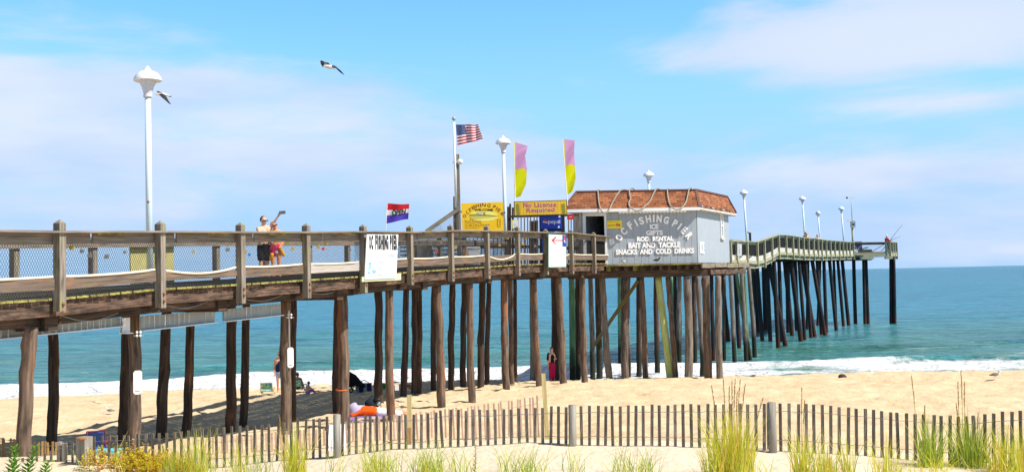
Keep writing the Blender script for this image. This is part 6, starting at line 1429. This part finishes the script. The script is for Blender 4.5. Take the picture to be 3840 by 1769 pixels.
# people on the outer pier
def c5y(x, y, Y): return at(*c5(x, y), Y)
o = c5y(1606, 578, 105.9); o.z = hz; Hf = c5y(1604, 432, 105.9).z - o.z
r, P, hd = figure('man', o, Hf / .99, R(-75), stand(head=(.0, .03, .925), elR=(.13, .10, .66), wrR=(.08, .22, .60), haR=(.07, .25, .6), elL=(-.13, .10, .66), wrL=(-.04, .22, .62), haL=(-.02, .25, .6)), [('jacket', [(['pel', 'chest'], [.094, .098]), (['chest', 'neck'], [.08, .05]), (['shL', 'elL', 'wrL'], [.052, .042, .034]), (['shR', 'elR', 'wrR'], [.052, .042, .034]), (['chest', 'shL'], [.08, .052]), (['chest', 'shR'], [.08, .052])], M_redc), ('trousers', [(['pel', (0, 0, .5)], [.088, .088]), (['hipL', 'knL', 'anL'], [.07, .052, .045]), (['hipR', 'knR', 'anR'], [.07, .052, .045])], M_blackc)], 'angler in a bright red jacket and white cap at the pier head', None, M_skin, .025)
mb = MB(); h, f_, u_, v_ = hd; mb.ball(h + u_ * .03 * Hf, .07 * Hf, M_white, 12, (.95, 1.05, .7)); mb.beam(h + u_ * .035 * Hf + f_ * .04 * Hf, h + u_ * .03 * Hf + f_ * .12 * Hf, .1 * Hf, .008, M_white); mb.build('cap', r, True)
for a, b, lab in (((1632, 478), (1743, 338), 'long fishing rod rising from the hands of the angler in red'), ((1632, 485), (1730, 440), 'lower fishing rod leaning out over the pier head railing')):
    mb = MB(); A = c5y(*a, 105.4); B = c5y(*b, 105.0); mb.tube([A, A.lerp(B, .5) + V((0, 0, .05)), B], [.022, .016, .008], M_black, 6); mb.ball(A.lerp(B, .1), .05, M_black, 8); tag(mb.build('fishing_rod'), lab, 'fishing rod', 'fishing rods at the pier head')
for a, b, lab in (((1480, 572), (1580, 512), 'long rod lying slanted inside the pier head netting'), ((1555, 575), (1590, 530), 'short rod leaning beside the angler in red')):
    mb = MB(); mb.tube([c5y(*a, 106.5), c5y(*b, 106.5)], .03, M_joist, 6); tag(mb.build('fishing_rod'), lab, 'fishing rod', 'fishing rods at the pier head')
mb = MB(); q = c5y(1408, 578, 106.2); q.z = hz; mb.box(q + V((0, 0, .22)), (1.2, .5, .4), M_black); mb.beam(q + V((-.5, 0, .42)), q + V((.3, 0, .62)), .4, .08, M_black); mb.ball(q + V((.7, 0, .15)), .15, M_black, 8); tag(mb.build('tackle_box'), 'black tackle boxes on the pier head deck', 'tackle box')
mb = MB(); q = c5y(1345, 575, 106.2); q.z = hz; mb.beam(q + V((-.5, 0, .5)), q + V((.35, 0, .5)), .5, .05, M_navyc); mb.beam(q + V((-.55, .1, .5)), q + V((-.6, .3, 1.2)), .5, .05, M_navyc, upv=(1, 0, 0)); mb.box(q + V((0, .2, .85)), (1.0, .05, .7), M_navyc)
for dx in (-.5, .35): mb.tube([q + V((dx, 0, 0)), q + V((-dx, .1, .9))], .025, M_galv, 6)
tag(mb.build('folding_chair'), 'navy folding chair at the left end of the pier head', 'chair')
for (x, yh, yf, Y, jk, hr, lab, fc, J) in ((884, 402, 590, 88, cl(.6, .28, .2, 'salmon_cloth'), plain('auburn_hair', (.26, .07, .03)), 'auburn-haired person leaning over the outer pier railing by a lamp post', R(200), stand(head=(.05, .09, .90), neck=(.03, .05, .82))), (985, 425, 595, 97, M_skin2, plain('sandy_hair', (.55, .33, .18)), 'sandy-haired person on the outer pier beside the slender lamp', R(180), stand())):
    o = c5y(x, yf, Y); o.z = fzd(Y) ; Hq = c5y(x, yh, Y).z - o.z; o = V((c5y(x, yh, Y).x, Y, o.z)); figure('person', o, Hq / .985, fc, J, [('top', [(['pel', 'chest'], [.09, .092]), (['shL', 'elL'], [.045, .04]), (['shR', 'elR'], [.045, .04]), (['chest', 'shL'], [.075, .045]), (['chest', 'shR'], [.075, .045])], jk), ('shorts', [(['pel', (0, 0, .5)], [.088, .088]), (['hipL', 'knL'], [.07, .055]), (['hipR', 'knR'], [.07, .055])], M_navyc)], lab, hr, M_skin2, .022)
# black viewing post near the lamp
mb = MB(); A = c5y(388, 475, 72); A.z = fzd(72); T = c5y(385, 404, 72); mb.tube([A, T], .075, M_black, 10); mb.box(T + V((.02, 0, .02)), (.3, .2, .10), M_white); mb.ball(T + V((-.1, 0, -.02)), .07, M_black, 8); tag(mb.build('mast_head_camera'), 'short black post with a pale head just right of the first far lamp post', 'post')
# small white notice on the outer pier
a, b = c5(272, 512), c5(313, 612); Y = FARL.off(.15).Yat(a[0]); board_sign('small_notice', [c5(272, 508), c5(313, 510), c5(313, 614), c5(272, 612)], Y, 'white notice with grey lines on the outer pier railing just right of the hut', M_white, M_white, lambda mb, pl, q: fadetext(mb, pl, q[0][0] * .5 + .1, min(p[1] for p in q) + .1, max(p[0] for p in q) - .1, max(p[1] for p in q) - .1, 3, M_navy, seed=9, dens=.9), .02)
mb = MB(); q = c5y(532, 515, FARL.off(-.5).Yat(2873)); mb.ball(q, .22, M_yelbr, 12, (1, .5, 1.2)); tag(mb.build('yellow_bucket', None, True), 'yellow bucket behind the ramp railing of the outer pier', 'bucket')

# ------------------------------------------------------------------ beach odds and ends
# pushchair
o = gpt(1322, 1470, 25); k = o.y / F; r = empty('pushchair', o, 'black hooded pushchair parked on the shaded sand', 'pushchair')
def pc(x, y, d=0): q = at(x, y, o.y + d); return q
hood = MB(); c = pc(1303, 1425, .2); n = 8
pts = [(1298, 1375), (1312, 1392), (1335, 1405), (1352, 1425), (1368, 1440), (1372, 1452), (1352, 1450), (1335, 1445), (1318, 1452), (1300, 1450), (1290, 1420)]
for d0, d1 in ((-.25, .25),):
    A = [pc(x, y, d0) for x, y in pts]; B = [pc(x, y, d1) for x, y in pts]; hood.face(A, M_blackc); hood.face(B[::-1], M_blackc)
    for i in range(len(pts)): j = (i + 1) % len(pts); hood.face([A[i], B[i], B[j], A[j]], M_blackc)
hood.build('hood', r)
mb = MB(); mb.tube([pc(1368, 1443, -.25), pc(1335, 1440, -.25), pc(1318, 1462, -.25)], .015, M_black, 6); mb.tube([pc(1300, 1440, .25), pc(1330, 1462, .25)], .015, M_black, 6); mb.tube([pc(1296, 1378, -.2), pc(1284, 1372, 0), pc(1296, 1378, .2)], .02, M_black, 6); mb.build('frame', r)
for x, y, d in ((1317, 1462, -.28), (1317, 1462, .28), (1290, 1462, 0)):
    mb = MB(); q = pc(x, y, d); mb.tube([q + V((0, -.02, 0)), q + V((0, .02, 0))], .085, M_black, 16); w_ = mb.build('wheel', r); mb = MB(); mb.tube([q + V((0, -.03, 0)), q + V((0, .03, 0))], .045, M_galv, 12); mb.build('wheel_hub', w_)
mb = MB(); q = gpt(1365, 1468, 25)
for k_ in range(4): mb.box(q + V((-.22 + k_ * .14, 0, .15)), (.12, .3, .30), M_navyc if k_ % 2 else cl(.3, .38, .42, 'grey_stripe_cloth'))
mb.tube([q + V((-.2, 0, .3)), q + V((0, 0, .42)), q + V((.2, 0, .3))], .015, M_black, 6); tag(mb.build('cool_bag'), 'dark and grey striped cool bag beside the pushchair', 'bag')
def bucket(px, py, y0, rr, hh, mat, lab, rim=None):
    q = gpt(px, py, y0); mb = MB(); mb.lathe(q, [(rr * .75, 0), (rr, hh), (rr * 1.06, hh), (rr * 1.06, hh + .02), (rr * .9, hh + .02), (rr * .7, .03)], mat, 16); mb.tube([q + V((-rr, 0, hh)), q + V((-rr * .6, -rr * .6, hh * .75)), q + V((rr * .6, -rr * .6, hh * .75)), q + V((rr, 0, hh))], .008, M_white, 5); tag(mb.build('bucket', None, True), lab, 'bucket')
bucket(1445, 1460, 28, .15, .19, plain('green_plastic', (.03, .42, .05), .4), 'green plastic bucket behind the pile with the tiny white box')
bucket(1543, 1459, 28, .12, .13, plain('yellow_plastic', (.80, .66, .02), .4), 'yellow plastic bucket on a pale cloth between two piles')
mb = MB(); q = gpt(1540, 1465, 28); mb.box(q + V((0, 0, .02)), (.5, .3, .05), M_wcloth); mb.ball(q + V((-.12, .2, .16)), .09, M_red, 8, (1.2, .8, .5)); mb.ball(q + V((-.5, .1, .08)), .06, M_orange, 8); tag(mb.build('beach_towel'), 'pale cloth with red and orange toys under the yellow bucket', 'towel')
# blue chair and turquoise cool box at lower left
o = gpt(362, 1668, 17); o = at(362, 1668, 20.3); o.z = ground(o.x, o.y); r = chair(o, .25, .31, (at(362, 1613, 20.3).z - o.z) / 1.03, cl(.05, .10, .36, 'royal_blue_stripe_cloth'), cl(.2, .03, .06, 'maroon_frame'), 'blue folding beach chair with a maroon frame behind the left end of the fence')
mb = MB(); q = at(322, 1642, 20.5); mb.ball(q + V((0, 0, -.05)), .14, M_black, 10, (1.2, .8, .9)); tag(mb.build('rucksack', None, True), 'black rucksack hanging behind the blue beach chair', 'bag')
mb = MB(); q = at(395, 1668, 19.6); q.z = ground(q.x, q.y); mb.box(q + V((-.05, 0, .20)), (.62, .35, .16), cl(.10, .50, .62, 'turquoise_print')); mb.box(q + V((-.05, -.02, .06)), (.6, .3, .12), M_navyc); mb.box(q + V((.05, -.19, .2)), (.16, .01, .08), M_navyc); tag(mb.build('cool_box'), 'turquoise and navy cool box in front of the blue beach chair', 'cool box')
# white towel draped on a frame behind the thick fence post
mb = MB(); o = at(1268, 1680, 20.0); o.z = ground(o.x, o.y)
A = at(1235, 1592, 20.0); B = at(1292, 1588, 20.0); Cc = at(1296, 1690, 19.6); Dd = at(1228, 1690, 19.6)
for i in range(8):
    for j in range(8):
        f_ = lambda u, v: A.lerp(B, u).lerp(Dd.lerp(Cc, u), v) + V((0, .03 * math.sin(u * 14) * v, 0)); mb.face([f_(i / 8, j / 8), f_((i + 1) / 8, j / 8), f_((i + 1) / 8, (j + 1) / 8), f_(i / 8, (j + 1) / 8)], M_wcloth)
tw = mb.build('draped_towel', None, True); tag(tw, 'white towel draped over a low frame behind the thick grey fence post', 'towel'); mb = MB()
for a, b in ((A, Dd), (B, Cc)): mb.tube([a + V((0, .02, 0)), b + V((0, .02, -.1))], .015, M_galv, 6)
mb.tube([A + V((0, .02, 0)), B + V((0, .02, 0))], .015, M_galv, 6); mb.build('frame', tw)
mb = MB(); q = gpt(3158, 1415, 40); mb.ball(q + V((0, 0, .05)), .12, plain('dark_rock', (.05, .04, .03), .9, bump=.6), 10, (1.3, .9, .8)); mb.ball(q + V((.1, 0, .03)), .07, plain('dark_rock_b', (.06, .045, .035), .9), 8, (1.2, .9, .8)); tag(mb.build('rock', None, True), 'small dark rock at the edge of the surf on the right', 'rock')
mb = MB(); q = at(1594, 966, 40.5); mb.lathe(V((q.x, q.y, zdeck(40) + 0)), [(.27, 0), (.29, .3), (.30, .75), (.31, .77), (.26, .9), (0, .95)], M_galv, 18); tag(mb.build('litter_bin', None, True), 'round galvanised litter bin seen through the railing netting', 'bin')
for px, c, lab in ((1741, M_picketO, 'orange timber board leaning inside the railing, left of the white bait tub'), (1752, M_picketP, 'pinkish timber board leaning inside the railing, next to the white bait tub')):
    mb = MB(); mb.beam(at(px + 8, 985, 42), at(px - 10, 895, 42.4), .10, .03, c, upv=(0, 1, 0)); tag(mb.build('leaning_board'), lab, 'board')
mb = MB(); q = at(1772, 985, 42.5); q.z = zdeck(42.5); mb.box(q + V((0, 0, .35)), (.55, .4, .62), M_white); mb.box(q + V((0, -.02, .16)), (.57, .42, .14), M_stake); mb.box(q + V((0, 0, .7)), (.6, .45, .06), M_white); tag(mb.build('bait_tub'), 'white bait tub with a tan band seen through the netting', 'tub')

# padlocks hung on the netting
random.seed(77)
def padlock(px, py, m):
    Y = NEAR.off(-.0).Yat(px, py); q = at(px, py, Y) ; mb = MB(); s_ = random.uniform(.8, 1.3) * .032
    mb.beam(q - V((s_, 0, 0)), q + V((s_, 0, 0)), .02, s_ * 1.7, m, upv=(0, 0, 1)); mb.tube([q + V((-s_ * .6, 0, s_ * .8)), q + V((-s_ * .5, 0, s_ * 1.8)), q + V((s_ * .5, 0, s_ * 1.8)), q + V((s_ * .6, 0, s_ * .8))], .005, M_galv, 5)
    return mb
LK = {'brass': plain('brass_padlock', (.62, .42, .08), .4, .3), 'grey': plain('steel_padlock', (.25, .24, .23), .4, .3), 'blue': plain('blue_padlock', (.04, .25, .65), .4), 'red': plain('red_padlock', (.6, .05, .06), .4)}
def c0(x, y): return (x / 2.374, 700 + y / 2.374)
def cb(x, y): return (700 + x / 2.374, 700 + y / 2.374)
def cq(x, y): return (1500 + x / 4.6, 860 + y / 4.6)
LKS = [(c0(640, 545), 'brass'), (c0(730, 575), 'grey'), (c0(798, 615), 'grey'), (c0(950, 622), 'grey'), (c0(1110, 583), 'grey'), (c0(1728, 580), 'brass'), (cb(65, 580), 'brass'), (cb(365, 560), 'grey'), (cb(520, 580), 'brass'), (cb(560, 605), 'blue'), (cb(945, 552), 'brass'), (cb(1172, 540), 'brass'), (cb(1215, 552), 'red'), (cb(1243, 503), 'brass'), (cb(1450, 560), 'grey'),
       (cq(185, 250), 'brass'), (cq(490, 200), 'grey'), (cq(565, 330), 'grey'), (cq(632, 378), 'red'), (cq(715, 240), 'grey'), (cq(945, 310), 'brass'), (cq(970, 300), 'brass'), (cq(905, 355), 'grey'), (cq(1315, 325), 'brass'), (cq(1265, 350), 'blue'), (cq(1718, 275), 'brass'), (cq(1860, 155), 'brass'), (cq(2120, 255), 'brass'), (cq(2170, 160), 'brass'), (cq(2330, 290), 'grey')]
for (px, py), c in LKS:
    o = padlock(px, py, LK[c]).build('padlock'); tag(o, {'brass': 'small brass padlock hanging on the railing netting', 'grey': 'small steel padlock hanging on the railing netting', 'blue': 'small blue padlock hanging on the railing netting', 'red': 'small red padlock hanging on the railing netting'}[c], 'padlock', c + ' padlocks on the netting')

# ------------------------------------------------------------------ birds
M_gw = plain('white_feathers', (.72, .70, .68), .7); M_gg = plain('grey_feathers', (.22, .21, .21), .7, var=.2); M_gd = plain('dark_feathers', (.035, .028, .026), .7, var=.3); M_gb = plain('brown_grey_feathers', (.17, .12, .09), .7, var=.35, scale=30)
def gull_stand(px, py, hpx, Y, face, label, body=M_gw, wing=M_gg, name='gull', z=None):
    o = gpt(px, py, Y - 8) if z is None else V((at(px, py, Y).x, Y, z)); h = hpx * o.y / F; s_ = face; r = empty(name, o, label, 'bird'); mb = MB()
    lim = lambda pts, rad: limb(mb, [o + V((p[0] * s_ * h, p[1] * h, p[2] * h)) for p in pts], [q * h for q in rad], 8)
    lim([(-.45, 0, .5), (-.1, 0, .52), (.2, 0, .6)], [.09, .19, .15]); lim([(.2, 0, .62), (.36, 0, .88)], [.12, .12]); lim([(.36, 0, .88), (.58, 0, .86)], [.05, .02]); lim([(-.3, 0, .5), (-.7, 0, .46)], [.10, .03])
    for e in (-.07, .07): lim([(0, e, .4), (.02, e, .02)], [.02, .016]); lim([(.02, e, .02), (.12, e, .01)], [.018, .012])
    remesh(mb, 'body', r, body, h * .028, 1)
    for e in (-1, 1):
        mb = MB(); mb.ball(o + V((-.14 * s_ * h, e * .14 * h, .58 * h)), .30 * h, wing, 10, (1.25, .28, .52), Matrix.Rotation(-.15 * s_, 3, 'Y')); mb.ball(o + V((-.5 * s_ * h, e * .08 * h, .50 * h)), .12 * h, M_gd, 8, (2, .4, .5)); mb.build('wing', r, True)
    return r
gull_stand(409, 1553, 28, 28, -1, 'white and grey gull standing on the sunlit sand at the left')
gull_stand(1506, 1539, 26, 27, -1, 'small grey shorebird on the sand by the pine stake', M_gw, M_gb)
gull_stand(2771, 1417, 20, 48, 1, 'white gull at the water edge, left of a brown one', M_gw, M_gw)
gull_stand(2829, 1421, 24, 48, 1, 'brownish gull standing at the water edge right of the hut piles', M_gw, M_gb)
gull_stand(3737, 1430, 36, 46, 1, 'dark-winged white gull walking on the sand at the far right', M_gw, M_gg)
gull_stand(2465, 988, 24, 45.3, 1, 'dark pigeon sitting on the platform edge below the hut lettering', M_gd, M_gd, 'pigeon', z=ZF)
gull_stand(2338, 989, 18, 45.4, -1, 'brown and white small bird on the platform edge near the railing end', M_rust, M_gw, 'small_bird', z=ZF)
for x, fc, lab in ((302, 1, 'dark pigeon on the deck edge of the outer pier, the one nearer the hut'), (388, 1, 'dark pigeon on the deck edge of the outer pier, the one nearer the ramp')):
    px, py = c5(x, 640); Y = FARL.off(.05).Yat(px); gull_stand(px, py, 17, Y, fc, lab, M_gd, M_gg, 'pigeon', z=at(px, c5(x, 645)[1], Y).z)
mb = MB(); q = at(*c5(2, 2), 60)
def flying(name, pxf, Yd, body_pts, body_r, beak, wings, label):
    o = at(*pxf(*body_pts[0]), Yd); r = empty(name, o, label, 'bird', 'gulls flying over the pier'); mb = MB(); k = Yd / F
    limb(mb, [at(*pxf(*p), Yd) for p in body_pts], [q * k for q in body_r], 10); limb(mb, [at(*pxf(*p), Yd) for p in beak], [2.2 * k, .7 * k], 8); remesh(mb, 'body', r, M_gw, .6 * k * 1.6, 1)
    for poly, d0, mat in wings:
        A = [at(*pxf(x, y), Yd + d * k) for x, y, d in poly]; c = sum(A, V()) / len(A); up_ = V((0, 0, .6 * k)); mb = MB(); n = len(A)
        mb.face(A, mat); mb.face([p - V((0, 1.5 * k, 1.2 * k)) for p in A][::-1], mat)
        for i in range(n): j = (i + 1) % n; mb.face([A[i], A[j], A[j] - V((0, 1.5 * k, 1.2 * k)), A[i] - V((0, 1.5 * k, 1.2 * k))], mat)
        mb.build('wing', r)
    return r
fa = lambda x, y: (1200 + x / 13.19, 200 + y / 13.19)
r = flying('gull', fa, 34, [(230, 640), (330, 660), (480, 690), (640, 690), (820, 700)], [4.5, 6.5, 8.5, 6.5, 2], [(170, 665), (75, 725)], [
    ([(10, 380, 60), (60, 362, 62), (200, 400, 40), (190, 590, 10), (150, 660, 5), (110, 640, 20), (40, 520, 50)], 0, M_gd), ([(190, 430, 38), (290, 440, 25), (420, 470, 10), (540, 610, 0), (470, 640, 0), (350, 640, -2), (200, 620, 8)], 0, M_gb), ([(580, 590, 0), (700, 600, -20), (820, 650, -30), (880, 740, -45), (700, 740, -20), (600, 690, 0)], 0, M_gg), ([(800, 680, -30), (880, 740, -45), (1020, 850, -70), (1210, 1075, -100), (1080, 1000, -85), (930, 880, -55), (800, 750, -30)], 0, M_gd)],
    'gull with dark wing tips flying high in the sky, upper of the two in flight')
fb = lambda x, y: (560 + x / 16.96, 330 + y / 16.96)
flying('gull', fb, 30, [(470, 390), (600, 420), (850, 400), (1050, 460), (1300, 510)], [3.2, 4.5, 5.5, 5, 2], [(430, 390), (270, 412)], [
    ([(460, 205, 60), (560, 190, 55), (700, 250, 35), (860, 330, 5), (700, 430, 0), (600, 380, 20), (520, 300, 45)], 0, M_gb), ([(620, 400, -8), (800, 340, -5), (960, 430, -12), (1110, 590, -30), (1240, 840, -60), (1380, 1035, -90), (1250, 980, -80), (980, 740, -50), (760, 560, -25)], 0, M_gd), ([(1200, 500, -2), (1420, 520, -2), (1400, 570, -4), (1250, 555, -4)], 0, M_gd)],
    'gull in flight just right of the tallest lamp post head')
